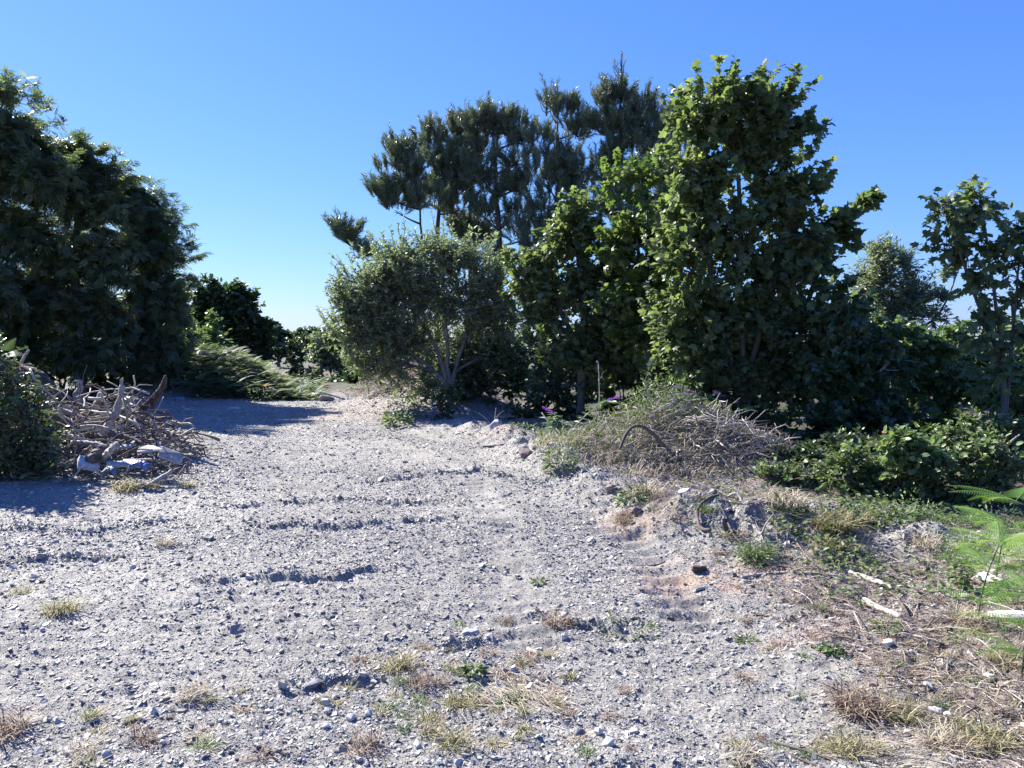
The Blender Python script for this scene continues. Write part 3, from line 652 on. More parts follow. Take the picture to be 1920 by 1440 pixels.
# shade shrubs under the trees on the right half
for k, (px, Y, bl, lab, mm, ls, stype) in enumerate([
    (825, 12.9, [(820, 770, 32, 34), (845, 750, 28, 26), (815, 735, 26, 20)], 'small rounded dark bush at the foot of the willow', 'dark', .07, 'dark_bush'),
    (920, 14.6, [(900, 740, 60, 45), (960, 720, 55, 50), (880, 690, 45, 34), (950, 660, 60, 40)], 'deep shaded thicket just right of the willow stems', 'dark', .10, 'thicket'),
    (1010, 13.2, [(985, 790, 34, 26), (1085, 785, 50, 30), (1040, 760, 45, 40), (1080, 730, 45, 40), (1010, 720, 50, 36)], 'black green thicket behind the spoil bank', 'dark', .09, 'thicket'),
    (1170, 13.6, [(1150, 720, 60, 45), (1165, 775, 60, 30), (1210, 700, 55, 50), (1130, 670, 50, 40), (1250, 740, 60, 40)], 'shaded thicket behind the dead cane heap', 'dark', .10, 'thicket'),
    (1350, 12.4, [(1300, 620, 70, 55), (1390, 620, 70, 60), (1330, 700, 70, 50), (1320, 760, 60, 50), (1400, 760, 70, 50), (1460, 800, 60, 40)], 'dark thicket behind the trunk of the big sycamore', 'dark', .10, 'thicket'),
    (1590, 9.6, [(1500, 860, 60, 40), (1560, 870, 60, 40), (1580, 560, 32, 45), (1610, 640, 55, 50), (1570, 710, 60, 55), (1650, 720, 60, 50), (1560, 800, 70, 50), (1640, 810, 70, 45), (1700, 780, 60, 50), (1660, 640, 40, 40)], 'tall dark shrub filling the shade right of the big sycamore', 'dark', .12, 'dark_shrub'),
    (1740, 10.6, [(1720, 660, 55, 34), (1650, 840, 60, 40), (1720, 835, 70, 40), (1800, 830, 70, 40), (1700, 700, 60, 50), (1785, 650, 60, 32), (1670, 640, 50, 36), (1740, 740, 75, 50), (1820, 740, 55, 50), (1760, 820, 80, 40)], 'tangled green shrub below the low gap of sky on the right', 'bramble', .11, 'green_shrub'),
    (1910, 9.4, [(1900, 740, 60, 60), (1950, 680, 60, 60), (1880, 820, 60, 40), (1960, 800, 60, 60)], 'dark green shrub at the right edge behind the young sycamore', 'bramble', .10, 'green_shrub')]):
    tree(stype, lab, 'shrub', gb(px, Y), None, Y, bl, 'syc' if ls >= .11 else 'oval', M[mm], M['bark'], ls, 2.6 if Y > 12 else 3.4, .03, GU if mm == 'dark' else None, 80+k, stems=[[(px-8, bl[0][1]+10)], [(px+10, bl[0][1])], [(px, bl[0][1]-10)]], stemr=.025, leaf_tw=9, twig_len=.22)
# brambles and weeds along the foot of the right thicket
GB = 'brambles at the foot of the right hand thicket'
for k, (px, Y, bl, lab, ls, mm) in enumerate([
    (1500, 7.4, [(1470, 905, 40, 28), (1520, 925, 40, 28), (1440, 905, 28, 24), (1545, 900, 36, 30)], 'low straggling bramble with bare stems below the hanging purple flower', .05, 'bramble'),
    (1600, 7.1, [(1570, 890, 40, 28), (1620, 905, 45, 28), (1600, 860, 34, 24), (1650, 940, 40, 26), (1580, 940, 34, 22)], 'glossy bramble mound right of the dark hollow', .055, 'bramble'),
    (1710, 6.8, [(1680, 840, 34, 24), (1720, 860, 40, 26), (1700, 900, 45, 28), (1740, 925, 40, 28), (1690, 955, 40, 26)], 'round leaved light green bramble in the sun', .07, 'bramble'),
    (1840, 6.6, [(1800, 880, 45, 30), (1850, 860, 50, 34), (1830, 920, 50, 34), (1890, 900, 50, 40), (1790, 945, 40, 28), (1870, 955, 44, 26)], 'bramble with yellowed and reddish leaves at the right edge', .055, 'bramble'),
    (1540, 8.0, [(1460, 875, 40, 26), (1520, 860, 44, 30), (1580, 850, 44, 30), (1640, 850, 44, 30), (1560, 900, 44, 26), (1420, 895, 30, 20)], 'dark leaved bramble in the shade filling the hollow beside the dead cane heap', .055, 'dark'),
    (1660, 7.2, [(1640, 900, 36, 30), (1665, 935, 36, 26), (1670, 880, 34, 26), (1560, 960, 36, 18), (1620, 965, 40, 18)], 'low mixed bramble between the glossy mound and the round leaved one', .05, 'bramble'),
    (1800, 7.9, [(1780, 830, 36, 24), (1830, 815, 40, 30), (1900, 820, 45, 34)], 'fine leaved bramble rising behind the yellowed one', .055, 'bramble')]):
    tree('bramble', lab, 'bramble', gb(px, Y), None, Y, bl, 'oval', M[mm], M['twig'], ls, 14, .012, GB, 240+k, stems=[[(px-20, bl[0][1])], [(px+20, bl[1][1])], [(px, bl[-1][1])]], stemr=.010, leaf_tw=6, twig_len=.15, depth=34)
# left foreground bush
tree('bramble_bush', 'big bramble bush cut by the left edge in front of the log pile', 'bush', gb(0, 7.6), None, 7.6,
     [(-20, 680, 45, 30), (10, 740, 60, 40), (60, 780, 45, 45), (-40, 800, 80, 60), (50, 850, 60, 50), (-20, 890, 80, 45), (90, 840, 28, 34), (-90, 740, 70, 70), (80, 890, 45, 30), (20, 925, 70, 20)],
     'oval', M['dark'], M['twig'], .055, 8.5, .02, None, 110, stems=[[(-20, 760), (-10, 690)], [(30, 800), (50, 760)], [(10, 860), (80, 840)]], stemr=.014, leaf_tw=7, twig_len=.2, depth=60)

# ------------------------------------------------------------------ frond plants
def fronds(name, lab, cat, pts, mat, tmpl, L, rng, tilt=(.2, .7), group=None, kind=None, stalk=None):
    """pts (n,3) frond bases"""
    n = len(pts); az = rng.random(n)*2*math.pi; el = tilt[0]+(tilt[1]-tilt[0])*rng.random(n)
    d = np.stack([np.cos(az)*np.cos(el), np.sin(az)*np.cos(el), np.sin(el)], -1)
    tv, tf = LT[tmpl]
    V, fs, r = place(tv, tf, pts, frames(d, np.array([0, 0, 1.])+rng.normal(size=(n, 3))*.15), L*(.7+.5*rng.random(n)), rng)
    o = mesh_obj(name, V, fs, mat, None, r)
    return tag(o, lab, cat, group, kind)
rng = RG(120)
pts = []
while len(pts) < 3800:
    px = 345+250*rng.random(); Y = 17.6+4.5*rng.random(); x = (px-960)/F*Y
    top = np.interp(px, [350, 372, 430, 480, 520, 560, 590, 630], [640, 632, 636, 664, 690, 718, 748, 768])
    g = float(H(x, Y)); zt = P(px, top, Y)[2]-.25
    zz = g+(max(zt-g, .08))*(rng.random()**.6)*(.30+.70*sstep(17.4, 19.0, Y))
    pts.append((x, Y, zz))
fronds('bracken', 'bank of pale green bracken fronds sloping down to the far end of the clearing', 'bracken', np.array(pts), M['bracken'], 'frond', .40, rng, (-.2, .6), kind='stuff')
# bright ferns, right foreground
def fern(lab, bx, by, tiers, seed, mat='fern', bend=(.1, 0)):
    rng = RG(seed); b = on(bx, by); root = empty('fern', tuple(b), lab, 'fern', 'bright green ferns at the right edge')
    tiers = [(z*.70, L, a) for z, L, a in tiers]; h = tiers[-1][0]; path = smooth_path([b, b+np.array([bend[0]*.3, 0, h*.5]), b+np.array([bend[0], bend[1], h])], 10)
    w = MB(); V, fs, *_ = tubes(path[None], np.linspace(.0042, .0025, 10)[None], 6); w.add(V, fs, .0); w.build('stalk', M['weed'], root, True)
    tv, tf = LT['frond_near']
    for z, L, angs in tiers:
        t = z/h; c = path[min(9, int(t*9))]
        for a in list(angs)+[angs[0]+45, angs[1]-50]:
            d = np.array([[math.cos(math.radians(a)), math.sin(math.radians(a)), .12+.2*rng.random()]])
            V, fs, r = place(tv, tf, c[None], frames(d, np.array([[0, 0, 1.]])), np.array([L]), rng, np.array([rng.random()]))
            rr = np.clip(r+rng.normal(size=len(r))*.12, 0, 1)
            m = MB(); m.add(V, fs, rr); m.build('frond', M[mat], root)
fern('bright fern with its top fronds lit yellow green, highest at the right edge', 2.50, 3.95, [(.24, .32, (170, 20, 260)), (.42, .36, (185, 350, 80)), (.56, .32, (150, 200, 30)), (.62, .30, (175, 5, 60, 110))], 130)
fern('lower fern leaning over the pale flat stone', 2.30, 3.3, [(.20, .28, (150, 250)), (.38, .32, (170, 20, 300)), (.52, .28, (200, 340, 80))], 131, bend=(.05, 0))
fern('small fern standing behind the yellow green one', 2.95, 4.5, [(.3, .38, (190, 30, 270)), (.55, .42, (170, 350, 100)), (.72, .36, (150, 210, 40))], 132)
# bracken leaves poking from the left bush
pts = np.array([P(px, py, 7.3) for px, py in ((5, 660), (15, 690), (30, 670), (-10, 640), (115, 850), (120, 880), (105, 830), (60, 900), (100, 900), (-20, 720))])
fronds('bracken_sprig', 'pale bracken sprigs growing out of the left bramble bush', 'bracken', pts, M['bracken'], 'frond_near', .22, RG(133), (.1, 1.0))

# ------------------------------------------------------------------ buddleia, purple spikes
def buddleia(lab, px, py, Y, h_px, seed, nst=5, spread=.25, flowers=()):
    rng = RG(seed); b = gb(px, Y); root = empty('buddleia', tuple(b), lab, 'flowering shrub', 'buddleia shrubs with purple flower spikes')
    w = MB(); lv = MB(); top = P(px, py, Y); tv, tf = LT['lance']
    targets = [P(fx, fy, Y) for fx, fy, _ in flowers]+[top+np.array([rng.normal()*spread, rng.normal()*spread*.6, -abs(rng.normal())*.15]) for _ in range(nst)]
    for k, t in enumerate(targets):
        c = (b+t)/2+np.array([rng.normal()*.05, 0, .1]); pth = bez(b[None], c[None], t[None], 10)
        V, fs, *_ = tubes(pth, np.linspace(.010, .003, 10)[None], 5); w.add(V, fs, .6)
        m = 34; u = .25+.75*rng.random(m); i = np.clip((u*9).astype(int), 0, 8); pp = pth[0][i]+(pth[0][i+1]-pth[0][i])*rng.random((m, 1))
        a = rng.random(m)*6.28; d = np.stack([np.cos(a), np.sin(a), .25-.7*rng.random(m)], -1)
        V, fs, r = place(tv, tf, pp, frames(d, np.array([0, 0, 1.])+rng.normal(size=(m, 3))*.3), .10+.05*rng.random(m), rng); lv.add(V, fs, r)
    w.build('stems', M['cane'], root, True); lv.build('leaves', M['buddleia'], root)
    for k, (fx, fy, ang) in enumerate(flowers):
        t = targets[k]; n = 160; u = rng.random(n); d = np.array([math.cos(ang), 0, math.sin(ang)])
        p = t+d*u[:, None]*.15+rdir(rng, n)*(.017*(1-u*.75))[:, None]
        tv2, tf2 = LT['oval']; V, fs, r = place(tv2, tf2, p, frames(rdir(rng, n), rdir(rng, n)), .010+.006*rng.random(n), rng)
        m = MB(); m.add(V, fs, r); m.build('flower_spike', M['purple'], root)
buddleia('buddleia with two purple spikes above the dead cane heap', 1290, 745, 10.0, 0, 140, 7, .35, [(1262, 726, .0), (1285, 732, -.2), (1340, 735, -.4)])
buddleia('slender buddleia with small purple flowers left of the dead cane heap', 1055, 785, 9.6, 0, 141, 6, .2, [(1036, 774, 2.6), (1140, 750, .3)])
buddleia('drooping buddleia with one purple spike hanging beside the dark hollow', 1450, 855, 8.2, 0, 142, 6, .14, [(1448, 872, -1.5)])
buddleia('low buddleia with a faded purple spike among the brambles', 1665, 925, 6.9, 0, 143, 4, .14, [(1655, 936, -.7)])

# ------------------------------------------------------------------ dead cane heap and far spoil mound brush
def sticks(name, mat, starts, ends, r0, rng, parent=None, sag=.1, wig=.05, sides=5, m=7, rnd=None, kind=None):
    n = len(starts); L = np.linalg.norm(ends-starts, axis=1, keepdims=True)
    mid = (starts+ends)/2+rdir(rng, n)*wig*L*2+np.array([0, 0, 1.])*sag*L
    p = bez(starts, mid, ends, m); p[:, 1:-1] += rng.normal(size=p[:, 1:-1].shape)*wig*.15*L[:, None]
    R = np.linspace(1, .45, m)[None]*np.asarray(r0).reshape(-1, 1)*np.ones((n, 1))
    V, fs, nq, nc = tubes(p, R, sides)
    rr = rng.random(n) if rnd is None else rnd
    r = np.concatenate([np.repeat(rr, (m-1)*sides)]+([rr, rr] if sides > 3 else []))
    return V, [fs[0].reshape(-1, 4)]+fs[1:], r
rng = RG(150)
root = empty('dead_cane_heap', tuple(on(2.1, 8.7)), 'heap of dry straw coloured canes and stalks in front of the big sycamore', 'brush heap')
def heap_pts(n, cx, cy, rx, ry, hh, rng):
    a = rng.random(n)*6.28; r = np.sqrt(rng.random(n)); x = cx+rx*r*np.cos(a); y = cy+ry*r*np.sin(a)
    return x, y, H(x, y)+hh*np.clip(1+1.1*fbm(x*1.7+2, y*1.7, 2), .35, 1.6)*(1-r**1.6)*(.2+.8*rng.random(n))
def long_sticks(n, cx, cy, rx, ry, hh, L, r0, seed, droop=.1):
    rng = RG(seed); x, y, z = heap_pts(n, cx, cy, rx, ry, hh, rng)
    a = rng.random(n)*math.pi; e = rng.normal(size=n)*.5; l = L*(.4+.8*rng.random(n))
    d = np.stack([np.cos(a)*np.cos(e), np.sin(a)*np.cos(e)*.7, np.sin(e)], -1)*l[:, None]/2
    c = np.stack([x, y, z+.03], -1); s, t = c-d, c+d
    for q in (s, t): q[:, 2] = np.maximum(q[:, 2], H(q[:, 0], q[:, 1])+.01)
    return sticks('', None, s, t, r0*(.5+rng.random(n)), rng, sag=droop*(.3+1.2*rng.random((n, 1))), wig=.12, rnd=rng.random(n))
m = MB(); V, fs, r = long_sticks(900, 1.75, 8.85, 1.2, 1.0, .36, .55, .0042, 151); m.add(V, fs, r)
V, fs, r = long_sticks(240, 2.15, 8.5, .95, .6, .30, .55, .006, 152); m.add(V, fs, r)
m.build('canes', M['cane'], root, True)
m = MB(); V, fs, r = long_sticks(600, 2.1, 8.6, 1.3, 1.0, .30, .4, .004, 153); m.add(V, fs, r); m.build('twigs', M['twig'], root, True)
def blades(n, xs, ys, zs, L, w, rng, lean=.6, spread=None, lowbias=0):
    az = rng.random(n)*6.28; ln = lean*(.3+rng.random(n)); l = L*(.5+.8*rng.random(n)); w = w*(.6+.8*rng.random(n))
    V = np.empty((n, 7, 3)); side = np.stack([-np.sin(az), np.cos(az), 0*az], -1); b = np.stack([xs, ys, zs], -1)
    for j, t in enumerate((0, .4, .75)):
        out = ln*l*t*t*1.0; up = l*t*(1-.45*ln*t); up = np.maximum(up, 0.0)
        c = b+np.stack([np.cos(az)*(out+.15*l*t), np.sin(az)*(out+.15*l*t), up], -1); hw = (w*(1-t*.45))[:, None]*side
        V[:, 2*j] = c-hw; V[:, 2*j+1] = c+hw
    out = ln*l; V[:, 6] = b+np.stack([np.cos(az)*(out+.15*l), np.sin(az)*(out+.15*l), l*(1-.55*ln)], -1)
    o = (np.arange(n)*7)[:, None]
    q = np.concatenate([o+np.array([[0, 1, 3, 2]]), o+np.array([[2, 3, 5, 4]])]); t = o+np.array([[4, 5, 6]])
    return V.reshape(-1, 3), q, t, n
def add_blades(mb, n, xs, ys, zs, L, w, rng, lean=.6, r=None):
    V, q, t, k = blades(n, xs, ys, zs, L, w, rng, lean)
    rr = rng.random(n) if r is None else r
    mb.add(V, [q, t], np.concatenate([rr, rr, rr]))
x, y, z = heap_pts(2600, 1.6, 8.6, 1.35, 1.15, .20, rng); m = MB(); add_blades(m, 2600, x, y, z, .15, .003, rng, 1.3); m.build('dry_grass', M['straw'], root)
x, y, z = heap_pts(1900, 1.55, 8.9, 1.3, 1.0, .30, rng); m = MB(); add_blades(m, 1900, x, y, z+.0, .15, .005, rng, 1.0, rng.random(1900)); m.build('green_grass', M['weed'], root)
tv, tf = LT['lance']; n = 4200; x, y, z = heap_pts(n, 1.8, 9.2, 1.25, .8, .60, rng)
V, fs, r = place(tv, tf, np.stack([x, y, z], -1), frames(rdir(rng, n), np.array([0, 0, 1.])+rdir(rng, n)*.7), .05+.04*rng.random(n), rng); m = MB(); m.add(V, fs, r); m.build('weed_leaves', M['weed'], root)
def bent(name, lab, cat, pts, r0, r1, mat, sides=8, m=24, seed=1, group=None, sub=()):
    rng = RG(seed); pts = np.array(pts, float); p = smooth_path(pts, m)
    L = np.linalg.norm(p[-1]-p[0]); p[1:-1] += rng.normal(size=(m-2, 3))*r0*.10
    R = np.linspace(r0, r1, m)*(1+.07*rng.normal(size=m))
    loc = p[0]
    o = MB(); V, fs, nq, nc = tubes(p[None], R[None], sides); V = V+rng.normal(size=V.shape)*r0*.05; o.add(V, fs, rng.random())
    for t, d, l in sub:      # side stubs belonging to the same branch
        a = p[int(t*(m-1))]; d = np.array(d, float); e = a+d/np.linalg.norm(d)*l; rr = R[int(t*(m-1))]*.6
        q = smooth_path([a, (a+e)/2+rng.normal(size=3)*l*.08, e], 8); V, fs, *_ = tubes(q[None], np.linspace(rr, rr*.45, 8)[None], max(5, sides-2)); o.add(V, fs, rng.random())
    ob = o.build(name, mat, None, True, loc=tuple(loc)); return tag(ob, lab, cat, group)
GBR = 'loose dead branches on the right hand spoil'
bent('bent_branch', 'long dark branch arching over the dead cane heap', 'branch', [P(1162, 842, 7.9), P(1180, 805, 8.0), P(1205, 800, 8.1), P(1235, 825, 8.1), P(1262, 862, 8.1)], .014, .022, M['dead_dark'], seed=1)
bent('dead_stalk', 'straight pale stalk sticking up at the left end of the dead cane heap', 'stalk', [P(1016, 774, 9.0), P(1030, 792, 8.9), P(1050, 818, 8.8)], .007, .011, M['dead'], seed=2)
bent('dead_stalk', 'tall thin bare stem rising against the dark thicket above the cane heap', 'stalk', [P(1122, 800, 9.6), P(1124, 740, 9.7), P(1122, 682, 9.8), P(1118, 680, 9.8)], .009, .004, M['dead'], seed=3, sub=[(.5, (.4, 0, 1), .12)])

root = empty('spoil_brush', tuple(on(-1.9, 16.4)), 'grey tangle of dry brush covering the far spoil mound left of the willow', 'brush heap')
m = MB(); V, fs, r = long_sticks(620, -1.8, 16.4, 1.4, 1.2, .12, .8, .009, 155); m.add(V, fs, r); V, fs, r = long_sticks(180, -2.9, 16.9, .8, .7, .15, .6, .009, 156); m.add(V, fs, r); m.build('canes', M['cane'], root, True)
x, y, z = heap_pts(800, -1.9, 16.3, 1.5, 1.2, .1, rng); m = MB(); add_blades(m, 800, x, y, z, .22, .006, rng, 1.0); m.build('dry_grass', M['straw'], root)
# bare shrub on the far mound
rng = RG(157); w = MB(); b = on(-1.75, 15.9)
for k in range(16):
    e = b+np.array([rng.normal()*.45, rng.normal()*.3, .55+.55*rng.random()]); V, fs, *_ = tubes(bez(b[None], ((b+e)/2+np.array([0, 0, .15]))[None], e[None], 7), np.linspace(.014, .005, 7)[None], 5); w.add(V, fs, rng.random())
    for j in range(5):
        s = b+(e-b)*(.4+.5*rng.random()); q = s+np.array([rng.normal()*.2, rng.normal()*.15, .1+.25*rng.random()]); V, fs, *_ = tubes(bez(s[None], ((s+q)/2)[None]+.02, q[None], 4), np.array([[.006, .005, .004, .003]]), 4); w.add(V, fs, rng.random())
o = w.build('bare_shrub', M['twig'], None, True, loc=tuple(b)); tag(o, 'leafless brown shrub standing on the far spoil mound', 'shrub')

# green weeds (individual plants)
def weed(lab, px, py, w_, h_, n, seed, leaf='lance', mat='weed', ls=.06, cat='weed', group='green weeds on the spoil'):
    rng = RG(seed); b = G(px, py); r = rng.random((n, 3)); a = r[:, 0]*6.28
    p = b+np.stack([np.cos(a)*np.sqrt(r[:, 1])*w_, np.sin(a)*np.sqrt(r[:, 1])*w_, r[:, 2]*h_], -1); p[:, 2] += H(p[:, 0], p[:, 1])-b[2]
    tv, tf = LT[leaf]; d = np.stack([np.cos(a), np.sin(a), .5*rng.normal(size=n)], -1)
    root = empty('weed_plant', tuple(b), lab, cat, group)
    V, fs, rr = place(tv, tf, p, frames(d, np.array([0, 0, 1.])+rng.normal(size=(n, 3))*.4), ls*(.6+.7*rng.random(n)), rng); m = MB(); m.add(V, fs, rr); m.build('leaves', M[mat], root)
    k = max(5, n//12); s = p[:k].copy(); e = p[:k].copy(); s[:, :2] = b[:2]+(s[:, :2]-b[:2])*.4; s[:, 2] = H(s[:, 0], s[:, 1]); m = MB(); V, fs, rr = sticks('', None, s, e, np.full(k, .0025), rng, sides=4, m=4); m.add(V, fs, rr*.4); m.build('stems', M['weed'], root)
for k, a in enumerate([
    ('leafy green weed on the berm below the left end of the cane heap', 1050, 895, .16, .22, 300),
    ('green nettle like weed at the foot of the dark bush by the willow', 765, 785, .35, .32, 420),
    ('green weed in front of the far spoil mound', 745, 795, .25, .18, 220),
    ('small green weed on the brow of the spoil bank', 1190, 935, .14, .10, 160),
    ('dark green weed beneath the fallen branches', 1415, 1055, .12, .12, 260),
    ('spreading weed among straw right of the branch tangle', 1590, 1060, .22, .08, 260),
    ('tall leafy weed with arching leaves before the brambles', 1740, 1000, .12, .22, 220),
    ('broad leaved weed beside the thin upright twig', 1790, 1030, .10, .12, 120),
    ('light green weed between the split log and the flat stone', 1800, 1100, .05, .15, 120),
    ('weed seedlings in the middle of the gravel near the right verge', 1180, 1180, .16, .02, 120),
    ('tiny green weed on open gravel above the seedlings', 1010, 1090, .04, .015, 50),
    ('small weed right of the two pale stones', 1560, 1225, .05, .03, 70),
    ('little weed patch by the short dark stick', 1400, 1200, .05, .02, 60),
    ('weed cluster in the dry litter by the lower split log', 1660, 1185, .07, .05, 90),
    ('weed beside the yellowed grass in the near gravel', 885, 1265, .05, .03, 60),
    ('weed tuft at the near edge of the straw patch', 960, 1325, .05, .02, 50),
    ('bright weed poking through the middle of the log pile', 215, 790, .22, .15, 260),
    ('second bright weed at the back of the log pile', 160, 745, .25, .10, 200),
    ('weed with upright leaves at the top left of the log pile', 105, 735, .12, .25, 160),
    ('yellow green weed on the far edge of the clearing before the bracken', 490, 752, .28, .30, 240),
    ('sprawling green weed lying between the branch tangle and brambles', 1520, 975, .30, .07, 300),
    ('ragged low weed mat before the round leaved bramble', 1720, 985, .40, .14, 520),
    ('leafy weed mat at the right edge below the yellowed bramble', 1860, 990, .35, .14, 420),
    ('bushy weed in front of the low straggling bramble', 1650, 975, .30, .12, 420),
    ('weed on the berm crest just right of the thicket corner', 985, 815, .25, .15, 240)]):
    lab, px, py, w_, h_, n = a
    weed(lab, px, py, w_, h_, n, 200+k, 'oval' if k % 3 == 2 else 'lance', 'weed', .035 if py > 1040 else (.045 if py > 960 else .065))

# ------------------------------------------------------------------ log pile on the left
GL = 'weathered logs and branches of the left pile'
def lg(lab, pts, r0, r1, mat='dead', seed=1, name='log', sub=(), sides=10):
    return bent(name, lab, name.replace('_', ' '), [P(*p) for p in pts], r0*.62, r1*.62, M[mat], sides, 22, seed, GL, sub)
lg('forked pale log end standing upright in the middle of the pile, split at its tip', [(190, 815, 8.3), (208, 790, 8.35), (222, 760, 8.4), (230, 722, 8.4)], .075, .05, 'dead', 1, sub=[(.97, (.1, 0, 1), .10), (.97, (-.12, 0, 1), .09)])
lg('kinked pale log rising at the back of the pile with a knobbly top', [(165, 770, 8.9), (148, 752, 8.95), (144, 738, 9.0), (151, 728, 9), (146, 712, 9)], .07, .05, 'dead', 2)
lg('short stubby pale log end leaning right behind the forked log', [(176, 768, 9.0), (186, 748, 9.0), (194, 730, 9.0)], .06, .055, 'dead', 3)
lg('long dark log lying across the left half of the pile', [(75, 775, 8.4), (110, 780, 8.4), (145, 800, 8.35), (165, 812, 8.3)], .06, .05, 'dead_dark', 4)
lg('pale log lying below the kinked upright log', [(105, 765, 8.6), (135, 775, 8.6), (170, 790, 8.5)], .045, .04, 'dead', 5)
lg('dark thick log leaning at the lower right of the forked log', [(205, 812, 8.1), (235, 820, 8.05), (268, 832, 8.0)], .06, .035, 'dead_dark', 6)
lg('flat pale log across the front of the pile', [(135, 830, 7.9), (165, 830, 7.85), (200, 838, 7.8)], .045, .035, 'dead', 7)
lg('thick cut log block leaning at the front of the pile', [(150, 880, 7.5), (172, 862, 7.5), (188, 845, 7.6)], .095, .085, 'dead_dark', 8, sides=12)
lg('pale slab of wood beside the cut log block', [(196, 858, 7.5), (206, 845, 7.5), (220, 833, 7.6)], .055, .05, 'dead', 9)
lg('pale twisted log lying nearest the gravel at the right of the pile', [(276, 912, 7.35), (300, 898, 7.4), (325, 880, 7.5)], .05, .03, 'dead', 10, sub=[(.4, (1, -.2, .1), .2)])
lg('second twisted log just behind the nearest one', [(290, 902, 7.5), (312, 890, 7.55), (338, 878, 7.6)], .04, .025, 'dead_dark', 11)
lg('stump like upright log at the left shoulder of the pile', [(110, 800, 8.7), (100, 770, 8.7), (90, 740, 8.75), (88, 728, 8.75)], .10, .08, 'dead_dark', 12, sub=[(.6, (-1, 0, 1), .25)])
lg('thin forked pale stick hooked over the front of the pile', [(128, 838, 7.6), (140, 822, 7.6), (136, 818, 7.6), (158, 812, 7.7)], .012, .008, 'dead', 13, 'stick', sides=6)
lg('straight pale stick slanting at the bottom left of the pile', [(130, 902, 7.3), (145, 886, 7.3), (160, 872, 7.3)], .016, .012, 'dead', 14, 'stick', sides=6)
lg('low horizontal stick along the bottom edge of the pile', [(110, 906, 7.25), (170, 900, 7.3), (235, 896, 7.4)], .018, .012, 'dead_dark', 15, 'stick', sides=6)
lg('long curving stick laid over the pale board', [(305, 838, 7.6), (315, 850, 7.6), (322, 862, 7.55), (316, 876, 7.5)], .010, .008, 'dead', 16, 'stick', sides=6)
lg('stick leaning from the pile up to the pale board', [(220, 858, 7.7), (250, 842, 7.75), (280, 832, 7.8)], .014, .010, 'dead_dark', 17, 'stick', sides=6)
lg('pointed stick standing at the far upper left corner of the pile', [(40, 680, 8.9), (46, 668, 8.9), (54, 656, 8.9)], .03, .02, 'dead', 18, 'stick', sides=7)
lg('broken branch lying across the dark leaning log', [(208, 822, 8), (216, 832, 7.95), (226, 842, 7.9)], .018, .012, 'dead', 19, 'stick', sides=6)
for k, (a, b, y) in enumerate([((95, 790), (140, 812), 8.2), ((150, 800), (210, 805), 8.1), ((120, 755), (165, 765), 8.8), ((90, 812), (150, 822), 8.0), ((170, 870), (230, 862), 7.5), ((235, 872), (285, 862), 7.6), ((60, 800), (110, 806), 8.3), ((205, 880), (262, 872), 7.45)]):
    lg('broken grey branch wedged in the tangle of the left pile', [(*a, y), ((a[0]+b[0])/2, (a[1]+b[1])/2-4, y), (*b, y-.05)], .028, .018, 'dead' if k % 2 else 'dead_dark', 20+k, 'branch', sides=7)
# tangle of small sticks
rng = RG(300); root = empty('stick_tangle', tuple(on(-4.8, 8.7)), 'tangle of small grey sticks filling the left log pile', 'brush heap')
m = MB(); V, fs, r = long_sticks(260, -4.9, 8.7, 1.15, .85, .55, .75, .010, 301); m.add(V, fs, r); V, fs, r = long_sticks(220, -4.45, 8.0, 1.0, .55, .14, .35, .007, 302); m.add(V, fs, r); m.build('sticks', M['twig'], root, True)
m = MB(); V, fs, r = long_sticks(110, -4.8, 8.6, 1.1, .8, .60, .9, .014, 303); m.add(V, fs, r); m.build('pale_sticks', M['cane'], root, True)
# root plates
def rootplate(name, lab, limb, seed, nroots, rr):
    rng = RG(seed); pts = smooth_path([P(*p) for p in limb], 16); root = empty(name, tuple(pts[0]), lab, 'tree root', 'upturned tree roots at the left pile')
    m = MB(); V, fs, *_ = tubes(pts[None], np.linspace(rr, rr*.25, 16)[None]*(1+.1*rng.normal(size=(1, 16))), 8); m.add(V, fs); m.build('main_root', M['root'], root, True)
    n = nroots; i = rng.integers(2, 16, n); s = pts[i]; e = s+rdir(rng, n)*np.array([.5, .4, .5])*(.25+.5*rng.random((n, 1)))*rr*4+np.array([0, 0, -.10]); m = MB()
    V, fs, r = sticks('', None, s, e, .012*(.4+rng.random(n)), rng, sag=.0, wig=.16, m=8, sides=5); m.add(V, fs, r); m.build('side_roots', M['root'], root, True)
rootplate('upturned_root', 'reddish upturned root with hanging strands at the right end of the log pile', [(245, 778, 9.2), (265, 765, 9.2), (285, 745, 9.2), (300, 725, 9.2), (310, 705, 9.2)], 310, 110, .028)
rootplate('root_plate', 'thick dark earthy root plate curving up at the left end of the log pile', [(105, 790, 9.1), (95, 745, 9.1), (78, 715, 9.1), (58, 698, 9.1), (38, 690, 9.1)], 311, 330, .15)

